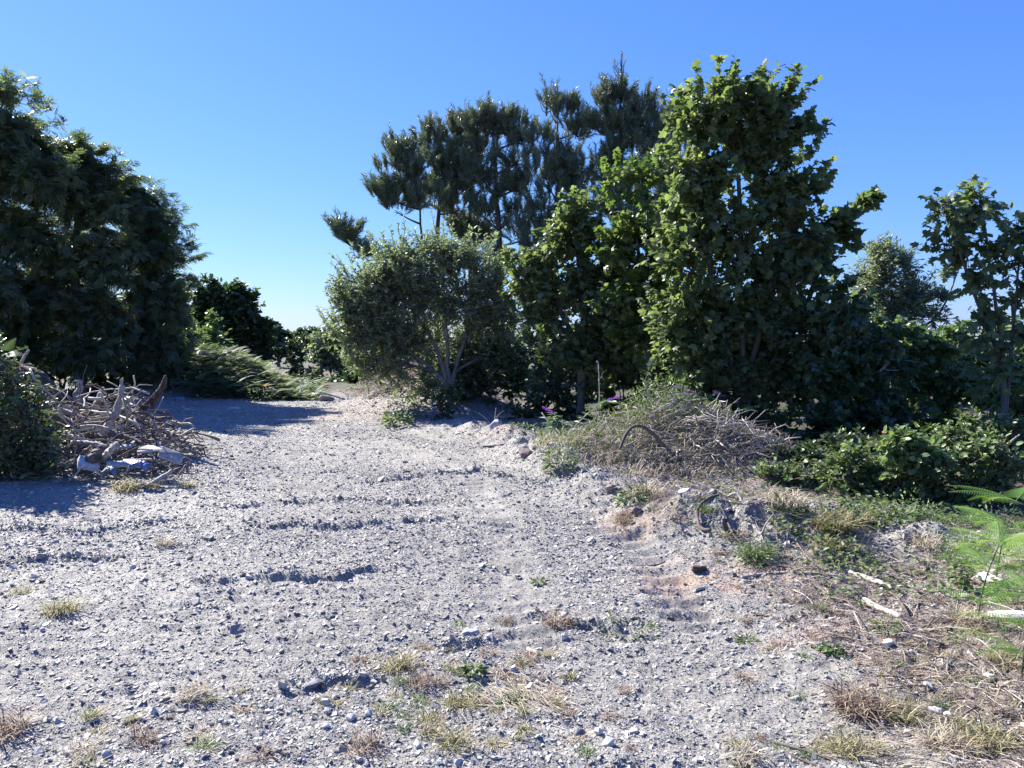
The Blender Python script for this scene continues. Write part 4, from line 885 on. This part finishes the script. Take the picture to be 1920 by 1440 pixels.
# ------------------------------------------------------------------ rocks and slabs
import bmesh
def rock(name, lab, cat, loc, size, mat, seed, group=None, flat=1., rot=0, tilt=(0, 0), n=26, parent=None, sink=.25, pw=.75):
    rng = RG(seed); bm = bmesh.new()
    p = rdir(rng, n)*(.75+.3*rng.random((n, 1))); p = np.sign(p)*np.abs(p)**pw
    for q in p: bm.verts.new(q*np.array(size)/2)
    bmesh.ops.convex_hull(bm, input=bm.verts)
    bmesh.ops.delete(bm, geom=[v for v in bm.verts if not v.link_faces], context='VERTS')
    bmesh.ops.bevel(bm, geom=bm.edges[:], offset=min(size)*.03, segments=1, affect='EDGES', profile=.5)
    me = bpy.data.meshes.new(name); bm.to_mesh(me); bm.free(); me.materials.append(mat)
    a = me.attributes.new('rnd', 'FLOAT', 'FACE'); a.data.foreach_set('value', np.full(len(me.polygons), rng.random(), np.float32))
    o = bpy.data.objects.new(name, me); C.objects.link(o)
    o.location = (loc[0], loc[1], loc[2]+size[2]*(.5-sink)); o.rotation_euler = (tilt[0], tilt[1], rot)
    return tag(o, lab, cat, group)
GR = 'single stones on the gravel'
R_ = [
 ('dark undercut stone slab casting a black shadow in the near gravel', 880, 1188, (.15, .10, .055), 'rock', .3),
 ('sharp upright dark stone in the near gravel left of the straw patch', 611, 1322, (.055, .03, .06), 'rock', .9),
 ('long dark hollowed stone lying flat beside the near rut', 585, 1288, (.13, .06, .03), 'rock_dark', .1),
 ('brightest white angular stone near the bottom middle', 1140, 1402, (.055, .045, .04), 'white_rock', .2),
 ('white block stone just left of the brightest one', 1122, 1382, (.04, .035, .04), 'white_rock', .8),
 ('blue grey stone in the hollow left of the white stones', 1088, 1378, (.055, .04, .035), 'rock_dark', .4),
 ('slate splinter standing on edge right of the straw tuft', 828, 1395, (.04, .02, .04), 'rock', 1.0),
 ('grey stone below the dark upright stone', 657, 1350, (.05, .04, .03), 'rock', .4),
 ('tilted slate flake in the middle gravel', 762, 1176, (.07, .02, .035), 'rock', .7),
 ('dark stone on the compacted track beyond the ruts', 874, 895, (.06, .05, .045), 'rock_dark', .4),
 ('pale boulder lump at the foot of the spoil bank', 930, 812, (.35, .25, .22), 'rock', .5),
 ('dark blue grey boulder on the spoil bank under the cane heap', 1335, 940, (.11, .10, .16), 'rock_dark', .3),
 ('pale stone on the crest of the spoil bank', 1285, 925, (.14, .12, .08), 'rock', .3),
 ('grey block half buried left of the dark blue grey boulder', 1300, 955, (.20, .15, .12), 'rock', .6),
 ('large pale flat stone under the ferns at the right edge', 1892, 1155, (.26, .22, .05), 'white_rock', .2),
 ('dark stone resting on the large pale flat stone', 1868, 1128, (.12, .09, .06), 'rock_dark', .2),
 ('second pale slab behind the large flat stone', 1855, 1090, (.16, .10, .04), 'white_rock', .7),
 ('white stone in litter below the lower split log', 1665, 1213, (.055, .045, .035), 'white_rock', .1),
 ('white pebble in the litter left of the grass hummock', 1540, 1325, (.035, .03, .025), 'white_rock', .9),
 ('blue grey flat stone in the litter at the lower right', 1755, 1335, (.075, .06, .03), 'rock', .3),
 ('round pale stone beside the blue grey flat one', 1778, 1345, (.045, .04, .035), 'white_rock', .9),
 ('yellowish flat stone right of the grass hummock', 1685, 1288, (.06, .035, .012), 'concrete', .1),
 ('grey rubble stone at the far right by the twig stem', 1740, 1292, (.05, .04, .03), 'rock', .6),
 ('pale rubble stone near the foot of the thin fern', 1855, 1272, (.06, .05, .03), 'white_rock', .6),
 ('grey slab leaning in the debris at the far end of the clearing', 592, 748, (.5, .3, .25), 'rock', .6),
 ('dark boulder in the debris at the far end of the clearing', 612, 752, (.4, .3, .2), 'rock_dark', .1),
 ('angular clod sitting on the berm crest', 985, 858, (.22, .18, .13), 'clod', .4),
 ('dark clod below the leafy weed on the berm', 1145, 912, (.13, .10, .12), 'clod', .2),
 ('earthy clod on the slope under the cane heap', 1195, 985, (.13, .10, .07), 'clod', .8),
 ('brown clod at the rusty soil patch', 1310, 1072, (.16, .09, .05), 'clod', .2),
 ('dark earth lump in the near gravel left of the wooden chip', 1060, 1160, (.09, .06, .05), 'rock_dark', .5),
 ('pale slate block at the front of the log pile', 265, 868, (.25, .2, .1), 'rock', .3)]
for k, (lab, px, py, sz, mt, rot) in enumerate(R_):
    b = G(px, py); rock('stone' if mt != 'clod' else 'earth_clod', lab, 'stone' if mt != 'clod' else 'clod', b, sz, M[mt], 400+k, GR, rot=rot*3, tilt=(.25*math.sin(k*3), .25*math.cos(k*5)))
# anonymous stones
rng = RG(440); protos = []
for k in range(6):
    o = rock('loose_stone', 'fist sized grey stone lying loose on the gravel or verge', 'stone', (0, 0, 0), (.07, .05+.01*(k % 3), .03+.006*k), M['rock'] if k != 2 else M['rock_dark'], 450+k, 'small loose stones', n=16)
    protos.append(o)
for k in range(150):
    px = rng.random()*1920; py = 860+580*rng.random()**.8
    if px < 330 and py < 1000: px += 400
    if px > 1250 and rng.random() < .2: px -= 500
    if px > 1500 and py < 1000: py += 120
    b = G(px, py); o = protos[k] if k < 6 else protos[k % 6].copy()
    if k >= 6: C.objects.link(o)
    s = (.30+.5*rng.random()**2)*(b[1]/4.5)**.4; o.location = (b[0], b[1], b[2]+.006); o.scale = (s, s, s); o.rotation_euler = (rng.normal()*.3, rng.normal()*.3, rng.random()*6.28)
# slabs and plastic in the left pile
def slab(name, lab, cat, p, size, mat, rot, seed, group='broken slabs in the left pile'):
    return rock(name, lab, cat, P(*p), size, M[mat], seed, group, rot=rot[2], tilt=rot[:2], n=13, sink=.5, pw=.4)
slab('concrete_slab', 'round edged pale slab propped at the right end of the left pile', 'slab', (320, 855, 7.6), (.26, .22, .035), 'concrete', (.45, .5, .4), 480)
slab('concrete_slab', 'flat cream slab behind the propped round edged one', 'slab', (282, 842, 7.8), (.26, .18, .04), 'concrete', (.35, .0, .2), 481)
slab('concrete_slab', 'small pale slab under the crossing sticks', 'slab', (238, 833, 7.9), (.16, .14, .03), 'concrete', (.5, -.1, .1), 482)
slab('concrete_slab', 'thin grey slab near the front of the left pile', 'slab', (230, 868, 7.5), (.32, .2, .04), 'rock', (.35, .1, .5), 483)
slab('concrete_slab', 'grey slab leaning against the cut log block', 'slab', (165, 870, 7.45), (.24, .2, .05), 'rock', (.7, .3, .8), 484)
def crumple(name, lab, cat, p, size, mat, seed):
    rng = RG(seed); n = 26; u, v = np.meshgrid(np.linspace(-1, 1, n), np.linspace(-1, 1, n), indexing='ij')
    r = 1+.25*fbm(u*2+seed, v*2, 2); x = u*r; y = v*r; z = (1-np.clip(u*u*.6+v*v*.6, 0, 1))**.6+.35*np.abs(fbm(u*3+seed, v*3+4, 4))
    c = P(*p); V = np.stack([x*size[0]/2, y*size[1]/2, z*size[2]], -1).reshape(-1, 3)+c
    i = np.arange(n-1)[:, None]; j = np.arange(n-1)[None]; q = np.stack([i*n+j, (i+1)*n+j, (i+1)*n+j+1, i*n+j+1], -1).reshape(-1, 4)
    o = mesh_obj(name, V, [q], M[mat], None, np.full(len(q), .5), True, loc=tuple(c)); md = o.modifiers.new('s', 'SOLIDIFY'); md.thickness = .006
    return tag(o, lab, cat)
crumple('plastic_bag', 'crumpled blue plastic bag at the front of the left pile', 'plastic bag', (262, 882, 7.35), (.20, .14, .09), 'blue', 490)
crumple('plastic_sheet', 'small pale blue plastic piece left of the crumpled blue bag', 'plastic sheet', (208, 893, 7.35), (.14, .10, .09), 'bluegrey', 491)
crumple('plastic_sheet', 'blue grey plastic sheet in shade behind the forked log', 'plastic sheet', (243, 768, 9.9), (.30, .25, .16), 'bluegrey', 492)
crumple('plastic_bag', 'white plastic scrap lying far off on the shaded gravel', 'plastic bag', (335, 752, 15.2), (.28, .2, .08), 'bluegrey', 493)
crumple('plastic_bag', 'flat white scrap on the shaded gravel before the bracken', 'plastic bag', (440, 766, 14.6), (.22, .12, .02), 'white_rock', 494)

# ------------------------------------------------------------------ dead branches, right side
def br(lab, pts, r0, r1, mat='dead_dark', seed=1, name='branch', sub=(), sides=7, ground=()):
    if 501 <= seed <= 507: r0, r1 = r0*1.45, r1*1.45
    g2 = [p for p in pts if len(p) == 2]; sh = G(*g2[0])[1]-G0(*g2[0])[1] if g2 else 0
    pp = [P(p[0], p[1], p[2]+sh) if len(p) == 3 else G(*p)+np.array([0, 0, r0*.8]) for p in pts]
    return bent(name, lab, name.replace('_', ' '), pp, r0, r1, M[mat], sides, 20, seed, GBR, sub)
br('tall hooked branch standing in the gravel like a question mark', [(1332, 1018), (1315, 990, 5.65), (1307, 960, 5.8), (1325, 935, 5.95), (1348, 928, 6.0)], .012, .007, 'dead_dark', 501, sub=[(.35, (.9, .3, .25), .2)])
br('curved dark branch lying right of the hooked one', [(1375, 1015), (1362, 995, 5.6), (1355, 972, 5.6)], .012, .009, 'dead_dark', 502)
br('dark bough lying slanted across the fallen branch tangle', [(1368, 972, 5.85), (1395, 985, 5.75), (1440, 1002)], .020, .018, 'dead_dark', 503)
br('long reddish branch lying low across the gravel', [(1290, 982), (1330, 975, 5.85), (1345, 955, 5.9)], .010, .006, 'dead', 504, sub=[(.6, (1, 0, .3), .12)])
br('pale looping branch rising above the fallen bough', [(1360, 935, 6.1), (1380, 925, 6.1), (1392, 945, 6.0), (1398, 985, 5.8), (1402, 1015)], .007, .005, 'dead', 505, sub=[(.2, (-1, 0, -.2), .12), (.35, (.1, 0, 1), .14)])
br('fine twig branch sweeping down left of the fallen bough', [(1322, 985, 5.75), (1345, 1005), (1375, 1018)], .008, .006, 'dead_dark', 506)
br('pair of short crossed sticks at the lower end of the bough', [(1430, 1020), (1424, 1000, 5.6), (1416, 988, 5.65)], .009, .008, 'dead', 507, name='stick', sub=[(.1, (.5, 0, .9), .16)])
br('lone thin twig standing upright in the right verge', [(1455, 1075), (1470, 1040, 5.1), (1478, 1000, 5.15), (1478, 978, 5.2)], .006, .003, 'dead_dark', 508, name='twig', sides=5)
br('arched thin twig lying on gravel below the branch tangle', [(1200, 1056), (1240, 1050), (1268, 1032, 5.3), (1292, 1052)], .006, .004, 'dead_dark', 509, name='twig', sides=5)
br('upper pale split log with a torn grey grain in the right verge', [(1585, 1075), (1625, 1088), (1675, 1108)], .022, .014, 'pale_wood', 510, name='split_log', sides=9)
br('lower pale split log with brown bark remnants', [(1620, 1130), (1650, 1145), (1688, 1163)], .020, .013, 'pale_wood', 511, name='split_log', sides=9)
br('long grey branch running left from the upper split log', [(1390, 1085), (1450, 1076), (1520, 1078), (1580, 1085)], .010, .007, 'dead', 512, sub=[(.5, (1, -.5, .2), .2), (.3, (1, .5, .2), .2)])
br('dark curved branch ending by the lower split log', [(1735, 1190), (1710, 1165, 4.1), (1690, 1130, 4.25), (1665, 1110)], .009, .006, 'dead_dark', 513, sub=[(.2, (1, .2, .5), .16), (.1, (.6, 0, .9), .10)])
br('pale wooden chip lying in the near gravel with a dark shadow', [(990, 1213), (1010, 1228)], .011, .012, 'pale_wood', 514, name='wood_chip', sides=5)
br('short dark stick on the gravel below the rusty soil', [(1410, 1155), (1445, 1160), (1475, 1172)], .006, .004, 'dead_dark', 515, name='stick', sides=5)
br('short pale twig lying on the near gravel in the open', [(1158, 1245), (1180, 1258), (1205, 1272)], .003, .002, 'dead', 516, name='twig', sides=5)
br('long thin pale stem across the pit beside the white stones', [(1010, 1352), (1050, 1365), (1105, 1388)], .003, .002, 'pale_wood', 517, name='twig', sides=5)
br('reddish branch lying at the very bottom right of centre', [(1450, 1392), (1500, 1412), (1570, 1432)], .007, .004, 'dead_dark', 518, sub=[(.4, (1, .4, .1), .12)])
br('second reddish branch close under the first at the bottom', [(1460, 1410), (1500, 1428), (1545, 1445)], .006, .004, 'dead_dark', 519)
br('long stem lying across the lower right corner', [(1850, 1340), (1880, 1358), (1930, 1390)], .004, .003, 'dead', 520, name='twig', sides=5)
br('brown stick crossing the litter under the lower split log', [(1560, 1200), (1600, 1208), (1620, 1220)], .007, .005, 'dead_dark', 521, name='stick', sides=6)
br('thin dark stick behind the straw at the verge', [(1475, 1120), (1495, 1130), (1505, 1140)], .005, .004, 'dead_dark', 522, name='stick', sides=5)
br('pale branch lying in front of the brambles on the right', [(1700, 985), (1735, 990, 5.9), (1760, 1000)], .010, .007, 'dead', 523)
br('pale forked branch in the dark thicket high on the right', [(1635, 715, 9.5), (1655, 690, 9.5), (1668, 680, 9.5)], .02, .01, 'dead', 524, sub=[(.5, (1, 0, -.1), .22)])
br('grey branch leaning out of the shrub at the far right edge', [(1878, 845, 7.2), (1895, 828, 7.2), (1912, 815, 7.2)], .010, .006, 'dead', 525)
br('fallen reddish branch on the gravel by the thicket corner', [(905, 828), (940, 827), (975, 820)], .014, .008, 'dead_dark', 526, sub=[(.3, (1, .6, .3), .25)])
br('pale upright stick leaning at the thicket corner', [(912, 818), (925, 800, 12.1), (930, 765, 12.1)], .010, .006, 'dead', 527, name='stick', sub=[(.5, (-1, 0, 1), .3), (.7, (1, 0, 1), .2)])
br('pale branch lying over the debris at the far end of the clearing', [(600, 735, 16.8), (625, 742, 16.7), (650, 750, 16.6)], .03, .02, 'dead', 528)

# ------------------------------------------------------------------ grass tufts (individual)
def tuft_mesh(n, L, w, spread, mat, seed, lean=.9):
    rng = RG(seed); a = rng.random(n)*6.28; r = np.sqrt(rng.random(n))*spread; mb = MB()
    add_blades(mb, n, np.cos(a)*r, np.sin(a)*r, np.zeros(n)-.005, L, w, rng, lean)
    return mb
def tuft(lab, px, py, sc, mat, seed, n=90, L=.085, w=.0019, spread=.065, lean=1.15, group='grass tufts singled out on the ground'):
    b = G(px, py); mb = tuft_mesh(n, L*sc, w*sc, spread*sc, mat, seed, lean); mb.V = [v+b for v in mb.V]
    o = mb.build('grass_tuft', M[mat], None, loc=tuple(b)); tag(o, lab, 'grass', group)
for k, a in enumerate([
    ('round yellow green grass tuft alone on the left gravel', 112, 1148, 1.25, 'grass', 150),
    ('small yellow green tuft left behind the round one', 38, 1110, .9, 'grass', 80),
    ('greyish dead tuft on the left gravel beyond the round tuft', 312, 1022, 1.1, 'straw', 90),
    ('reddish brown tuft cut by the left edge at the bottom', 5, 1380, 1.3, 'reddish', 150),
    ('green tuft at the base of the left log pile', 235, 920, 1.9, 'grass', 160),
    ('second yellow tuft at the right foot of the log pile', 350, 912, 1.3, 'grass', 90),
    ('low yellow tuft between the pile and the gravel', 285, 915, 1.3, 'grass', 90),
    ('yellowish tuft at the upper left of the near straw patch', 745, 1255, 1.15, 'grass', 130),
    ('reddish tuft in the near straw patch', 790, 1285, .95, 'reddish', 110),
    ('green and brown tuft in the centre of the near straw patch', 865, 1325, 1.0, 'grass', 110),
    ('dark green tuft at the lower left of the straw patch', 805, 1350, .85, 'grass', 90),
    ('tuft at the bottom of the near straw patch', 855, 1400, 1.0, 'grass', 110),
    ('brown tuft alone at the bottom left of the straw patch', 680, 1405, 1.0, 'reddish', 100),
    ('brown tuft by the lump behind the wooden chip', 1045, 1170, 1.15, 'reddish', 110),
    ('small brown tuft left of the undercut stone', 948, 1160, .8, 'reddish', 60),
    ('dry tuft on the bottom left gravel', 268, 1395, .9, 'reddish', 70),
    ('grey brown tuft at the lower left beside the green sprout', 365, 1310, 1.0, 'straw', 90),
    ('green sprout tuft on the lower left gravel', 450, 1300, .6, 'grass', 50),
    ('thin green tuft on the lower left gravel', 175, 1350, .7, 'grass', 50),
    ('dead tuft at the very bottom left', 155, 1410, .9, 'straw', 70),
    ('yellow grass tuft on the bank below the right brambles', 1560, 975, 2.2, 'grass', 200),
    ('second yellow grass tuft on the bank right of the first', 1600, 985, 1.8, 'grass', 150),
    ('pale straw tuft leaning on the bank under the low bramble', 1470, 962, 2.2, 'straw', 140),
    ('big brown grass hummock in the lower right litter', 1610, 1335, 1.5, 'reddish', 260),
    ('yellow green tuft right of the brown hummock', 1680, 1345, 1.2, 'grass', 150),
    ('olive tuft at the bottom right near the edge', 1840, 1400, 1.3, 'grass', 200),
    ('straw coloured tuft at the bottom right beside the olive one', 1770, 1400, 1.1, 'straw', 160),
    ('yellow tuft in front of the brown hummock', 1595, 1410, 1.1, 'grass', 140),
    ('pale orange tuft by the flat stone under the ferns', 1815, 1165, 1.2, 'straw', 140),
    ('grassy tuft under the low fern at the right edge', 1880, 1245, 1.1, 'grass', 120),
    ('dark green tuft under the fallen bough', 1420, 1045, 1.6, 'weed', 160),
    ('light tuft among twigs above the split log', 1560, 1030, 1.4, 'grass', 130),
    ('small orange brown tuft on the spoil slope', 1170, 975, 1.3, 'reddish', 90),
    ('second orange brown tuft on the spoil slope further right', 1235, 975, 1.3, 'reddish', 90),
    ('straw tuft at the foot of the cane heap', 1210, 935, 2.2, 'straw', 160),
    ('green grass tuft on the spoil bank beneath the boulder', 1325, 962, 1.2, 'weed', 90),
    ('grass tuft at the bottom centre right by the reddish branches', 1400, 1425, .8, 'straw', 80),
    ('tall straw tuft below the arching weed', 1730, 1020, 1.6, 'straw', 120)]):
    lab, px, py, sc, mt, n = a
    tuft(lab, px, py, sc, mt, 600+k, n)
# sprawling combed straw in the near patch
def combed(lab, px, py, n, L, ang, seed, mat='straw', spread=(.12, .12)):
    rng = RG(seed); b = G(px, py); a = ang+rng.normal(size=n)*.35; l = L*(.4+.8*rng.random(n)); s = b+np.stack([rng.normal(size=n)*spread[0], rng.normal(size=n)*spread[1], 0*a], -1)
    s[:, 2] = H(s[:, 0], s[:, 1])+.004; e = s+np.stack([np.cos(a)*l, np.sin(a)*l, 0*a], -1); e[:, 2] = H(e[:, 0], e[:, 1])+.004+.02*rng.random(n)
    V, fs, r = sticks('', None, s, e, np.full(n, .0013), rng, sag=.12, wig=.08, sides=3, m=5); m = MB(); m.add(V, fs, r)
    o = m.build('fallen_straw', M[mat], None, loc=tuple(b)); tag(o, lab, 'straw')
combed('swath of combed down pale straw in the near gravel', 955, 1300, 220, .15, -1.0, 650, spread=(.10, .10))
combed('thin swath of straw in the litter at the bottom right', 1660, 1400, 160, .14, -.4, 651, spread=(.14, .10))
combed('flattened straw on the spoil slope below the cane heap', 1250, 950, 220, .22, .3, 652, spread=(.25, .15))
# small unnamed tufts
rng = RG(660); prot = []
for k in range(6):
    mt = ['reddish', 'straw', 'grass', 'grass', 'reddish', 'weed'][k]
    mb = tuft_mesh(45, .055, .0017, .03, mt, 670+k); o = mb.build('small_tuft', M[mt]); tag(o, 'small sparse tuft of dry or green grass growing in the ground', 'grass', 'small grass tufts scattered over the ground'); prot.append(o)
for k in range(190):
    if k < 80: px, py = 890+120*rng.normal(), 1320+62*rng.normal()
    elif k < 95: px, py = 330+110*rng.normal(), 1370+40*rng.normal()
    elif k < 170: px, py = 1380+540*rng.random(), 1010+430*rng.random()
    else: px, py = 1080+400*rng.random(), 920+120*rng.random()
    py = min(py, 1436); b = G(px, py); q = k % 6; o = prot[k] if k < 6 else prot[q].copy()
    if k >= 6: C.objects.link(o)
    s = .45+.8*rng.random(); s *= (b[1]/3.6)**.5; o.location = tuple(b); o.scale = (s*1.3, s*(.8+.8*rng.random()), s*(.35+.4*rng.random())); o.rotation_euler = (0, 0, rng.random()*6.28)

# ------------------------------------------------------------------ gravel chips, litter (uncountable)
def chips(name, lab, cat, N, rmin, rmax, amax, size, seed, mat, keep=None, power=1.0, flat=.30, tilt=.28, smin=.35):
    rng = RG(seed)
    u = rng.random(N); r = rmin+(rmax-rmin)*u if power == 1 else (rmin**(2-power)+(rmax**(2-power)-rmin**(2-power))*u)**(1/(2-power))
    a = (rng.random(N)*2-1)*math.radians(amax); x = r*np.sin(a); y = r*np.cos(a)
    if keep is not None:
        k = rng.random(N) < keep(x, y); x, y, r = x[k], y[k], r[k]
    n = len(x); z = H(x, y)
    s = size*(smin+rng.pareto(2.6, n)*.42); s = np.minimum(s, size*2.5)*(np.maximum(r, 3)/4.2)**.38
    K = 5; th = (np.arange(K)/K*2*math.pi)[None]+rng.normal(size=(n, K))*.28+rng.random((n, 1))*6.28
    rad = s[:, None]*(.65+.5*rng.random((n, K))); el = .5+.5*rng.random((n, 1)); oa = rng.random((n, 1))*math.pi
    X = np.cos(th)*rad; Y = np.sin(th)*rad; Y2 = Y*el
    ca, sa = np.cos(oa), np.sin(oa); PX = X*ca-Y2*sa; PY = X*sa+Y2*ca
    h = (s*flat*(.5+.9*rng.random(n)))[:, None]
    tx = rng.normal(size=(n, 1))*tilt; ty = rng.normal(size=(n, 1))*tilt
    ZT = h*(1+.25*rng.normal(size=(n, K)))+tx*PX+ty*PY
    top = np.stack([x[:, None]+PX*.86, y[:, None]+PY*.86, z[:, None]+ZT], -1)
    bot = np.stack([x[:, None]+PX, y[:, None]+PY, z[:, None]-.4*h+tx*PX+ty*PY], -1)
    V = np.concatenate([top, bot], 1).reshape(-1, 3); o = (np.arange(n)*2*K)[:, None]
    pen = o+np.arange(K)[None]; sides = [o+np.array([[K+j, K+(j+1) % K, (j+1) % K, j]]) for j in range(K)]
    rr = rng.random(n)
    ob = mesh_obj(name, V, [pen]+[np.concatenate(sides)], mat, None, np.concatenate([rr]*(K+1)))
    return tag(ob, lab, cat, kind='stuff')
def keep_gravel(x, y):
    soil, rust, veg = soil_masks(x, y)
    return np.clip((1-veg*1.2)*(1-.62*soil)*(1-.5*rust), 0, 1)*(.55+.6*sstep(-.25, .25, fbm(x*.9+3, y*.9, 3)))*(1-.8*track(x, y)[0])
chips('gravel', 'pale grey slate chips and gravel strewn over the whole clearing', 'gravel', 900000, 1.9, 20, 43, .0088, 700, M['slate'], keep_gravel, power=1.25, flat=.20, tilt=.24)
chips('grit', 'fine slate grit between the larger chips in the near part of the clearing', 'grit', 330000, 1.9, 9, 42, .0068, 705, M['slate'], keep_gravel, power=1.3, flat=.28, tilt=.35)
chips('coarse_gravel', 'larger broken slate pieces lying over the gravel', 'gravel', 7000, 1.9, 16, 44, .018, 701, M['slate'], lambda x, y: keep_gravel(x, y)*(.35+.9*sstep(0, .3, fbm(x*.8+30, y*.8, 3)+.35*(x < -1)*(y > 4)+.2*(y < 3.6))), flat=.30, tilt=.30)
chips('fine_rubble', 'small stones and dirt crumbs in the right hand verge', 'rubble', 42000, 1.9, 10, 40, .010, 702, M['clod'], lambda x, y: np.clip(soil_masks(x, y)[0]*1.2, 0, 1)*(x > .4), flat=.6)
chips('ridge_rubble', 'broken slate lumps turned up along the low ridges across the clearing', 'rubble', 330000, 2.4, 10, 40, .0105, 706, M['slate'], lambda x, y: sum(np.exp(-(seg_dist(x, y, p)/.075)**2) for p, _, _ in RUTS)*.55*(.3+1.4*np.clip(.5+1.5*fbm(x*5, y*5, 2), 0, 1))+.30*np.exp(-(seg_dist(x, y, BERM)/.28)**2), flat=.6, tilt=.45)
def litter(name, lab, N, seed, mat, L, r0, keep):
    rng = RG(seed); r = 2.0+8*rng.random(N); a = (rng.random(N)*60-18)*math.pi/180; x = r*np.sin(a); y = r*np.cos(a); k = rng.random(N) < keep(x, y); x, y, r = x[k], y[k], r[k]; n = len(x)
    az = rng.random(n)*6.28; l = L*(.3+1.0*rng.random(n)**1.5)/2; dx, dy = np.cos(az)*l, np.sin(az)*l
    s = np.stack([x-dx, y-dy, H(x-dx, y-dy)+.005], -1); e = np.stack([x+dx, y+dy, H(x+dx, y+dy)+.006+.018*rng.random(n)], -1)
    V, fs, rr = sticks('', None, s, e, r0*(.4+rng.random(n)), rng, sag=.06, wig=.1, sides=3, m=4); m = MB(); m.add(V, fs, rr); o = m.build(name, mat); tag(o, lab, 'litter', kind='stuff')
kv = lambda x, y: np.clip(soil_masks(x, y)[0]*1.35, 0, 1)*(x > .3)
litter('plant_litter', 'fine dry stalks and twigs strewn over the right hand verge', 42000, 710, M['litter'], .13, .0017, kv)
litter('twig_litter', 'scattered thicker dead twigs in the right hand verge', 4200, 711, M['twig'], .30, .0038, lambda x, y: kv(x, y)*(x > 1.2))
# sparse verge grass and creeping greenery on the right
rng = RG(720); N = 9000; r = 2.6+7*rng.random(N); a = (rng.random(N)*40+2)*math.pi/180; x = r*np.sin(a); y = r*np.cos(a)
k = (rng.random(N) < soil_masks(x, y)[0]*1.2)*(fbm(x*1.6+8, y*1.6, 3) > .02); x, y = x[k], y[k]; m = MB(); add_blades(m, len(x), x, y, H(x, y), .075, .0022, rng, 1.0)
tag(m.build('verge_grass', M['grass']), 'thin patchy grass growing through the right hand verge', 'grass', kind='stuff')
N = 9000; r = 3.8+7*rng.random(N); a = (rng.random(N)*34+8)*math.pi/180; x = r*np.sin(a); y = r*np.cos(a)
k = (rng.random(N) < soil_masks(x, y)[0]*1.3)*(fbm(x*1.3+28, y*1.3, 3) > .0); x, y = x[k], y[k]; n = len(x)
V, fs, rr = place(*LT['oval'], np.stack([x, y, H(x, y)+.01+.05*rng.random(n)], -1), frames(rdir(rng, n)*np.array([1, 1, .3]), np.array([0, 0, 1.])+rdir(rng, n)*.5), .022+.025*rng.random(n), rng); m = MB(); m.add(V, fs, rr)
tag(m.build('ground_cover', M['weed']), 'creeping small leaved weeds over the right hand spoil', 'ground cover', kind='stuff')

# ------------------------------------------------------------------ camera, sun, sky
cam = bpy.data.cameras.new('camera'); co = bpy.data.objects.new('camera', cam); C.objects.link(co)
co.location = (0, 0, CH); co.rotation_euler = (math.pi/2-PITCH, 0, 0)
cam.sensor_width = 36; cam.lens = F/1920*36; cam.clip_start = .05; cam.clip_end = 8000
bpy.context.scene.camera = co
sd = bpy.data.lights.new('sun', 'SUN'); sd.energy = 5.0; sd.angle = math.radians(.53); sd.color = (1, .955, .89)
so = bpy.data.objects.new('sun', sd); C.objects.link(so)
dirv = Vector((math.sin(SUN_AZ)*math.cos(SUN_EL), math.cos(SUN_AZ)*math.cos(SUN_EL), math.sin(SUN_EL)))
so.rotation_euler = dirv.to_track_quat('Z', 'Y').to_euler(); so.location = (0, 0, 30)
w = bpy.data.worlds.new('World'); bpy.context.scene.world = w; w.use_nodes = True
N = w.node_tree.nodes; L = w.node_tree.links; N.clear()
sky = N.new('ShaderNodeTexSky'); sky.sky_type = 'NISHITA'; sky.sun_disc = False; sky.sun_elevation = SUN_EL; sky.sun_rotation = SUN_AZ
sky.altitude = 50; sky.air_density = 1.0; sky.dust_density = .15; sky.ozone_density = 2.5
bg = N.new('ShaderNodeBackground'); bg.inputs[1].default_value = .083; out = N.new('ShaderNodeOutputWorld')
sp_ = N.new('ShaderNodeSeparateColor'); cb = N.new('ShaderNodeCombineColor'); L.new(sky.outputs[0], sp_.inputs[0])
for ch, (k_, g_) in enumerate(((.33, .93), (.627, .764), (2.60, .31))):     # grade of the clear sky: deeper blue away from the sun
    pw = N.new('ShaderNodeMath'); pw.operation = 'POWER'; pw.inputs[1].default_value = g_; L.new(sp_.outputs[ch], pw.inputs[0])
    ml = N.new('ShaderNodeMath'); ml.operation = 'MULTIPLY'; ml.inputs[1].default_value = k_; L.new(pw.outputs[0], ml.inputs[0]); L.new(ml.outputs[0], cb.inputs[ch])
L.new(cb.outputs[0], bg.inputs[0]); L.new(bg.outputs[0], out.inputs[0])
sc = bpy.context.scene
sc.view_settings.view_transform = 'Standard'; sc.view_settings.look = 'None'; sc.view_settings.gamma = 1; sc.view_settings.exposure = 1.7
sc.cycles.max_bounces = 6; sc.cycles.transmission_bounces = 4; sc.cycles.diffuse_bounces = 3; sc.cycles.glossy_bounces = 2
sc.cycles.use_denoising = True
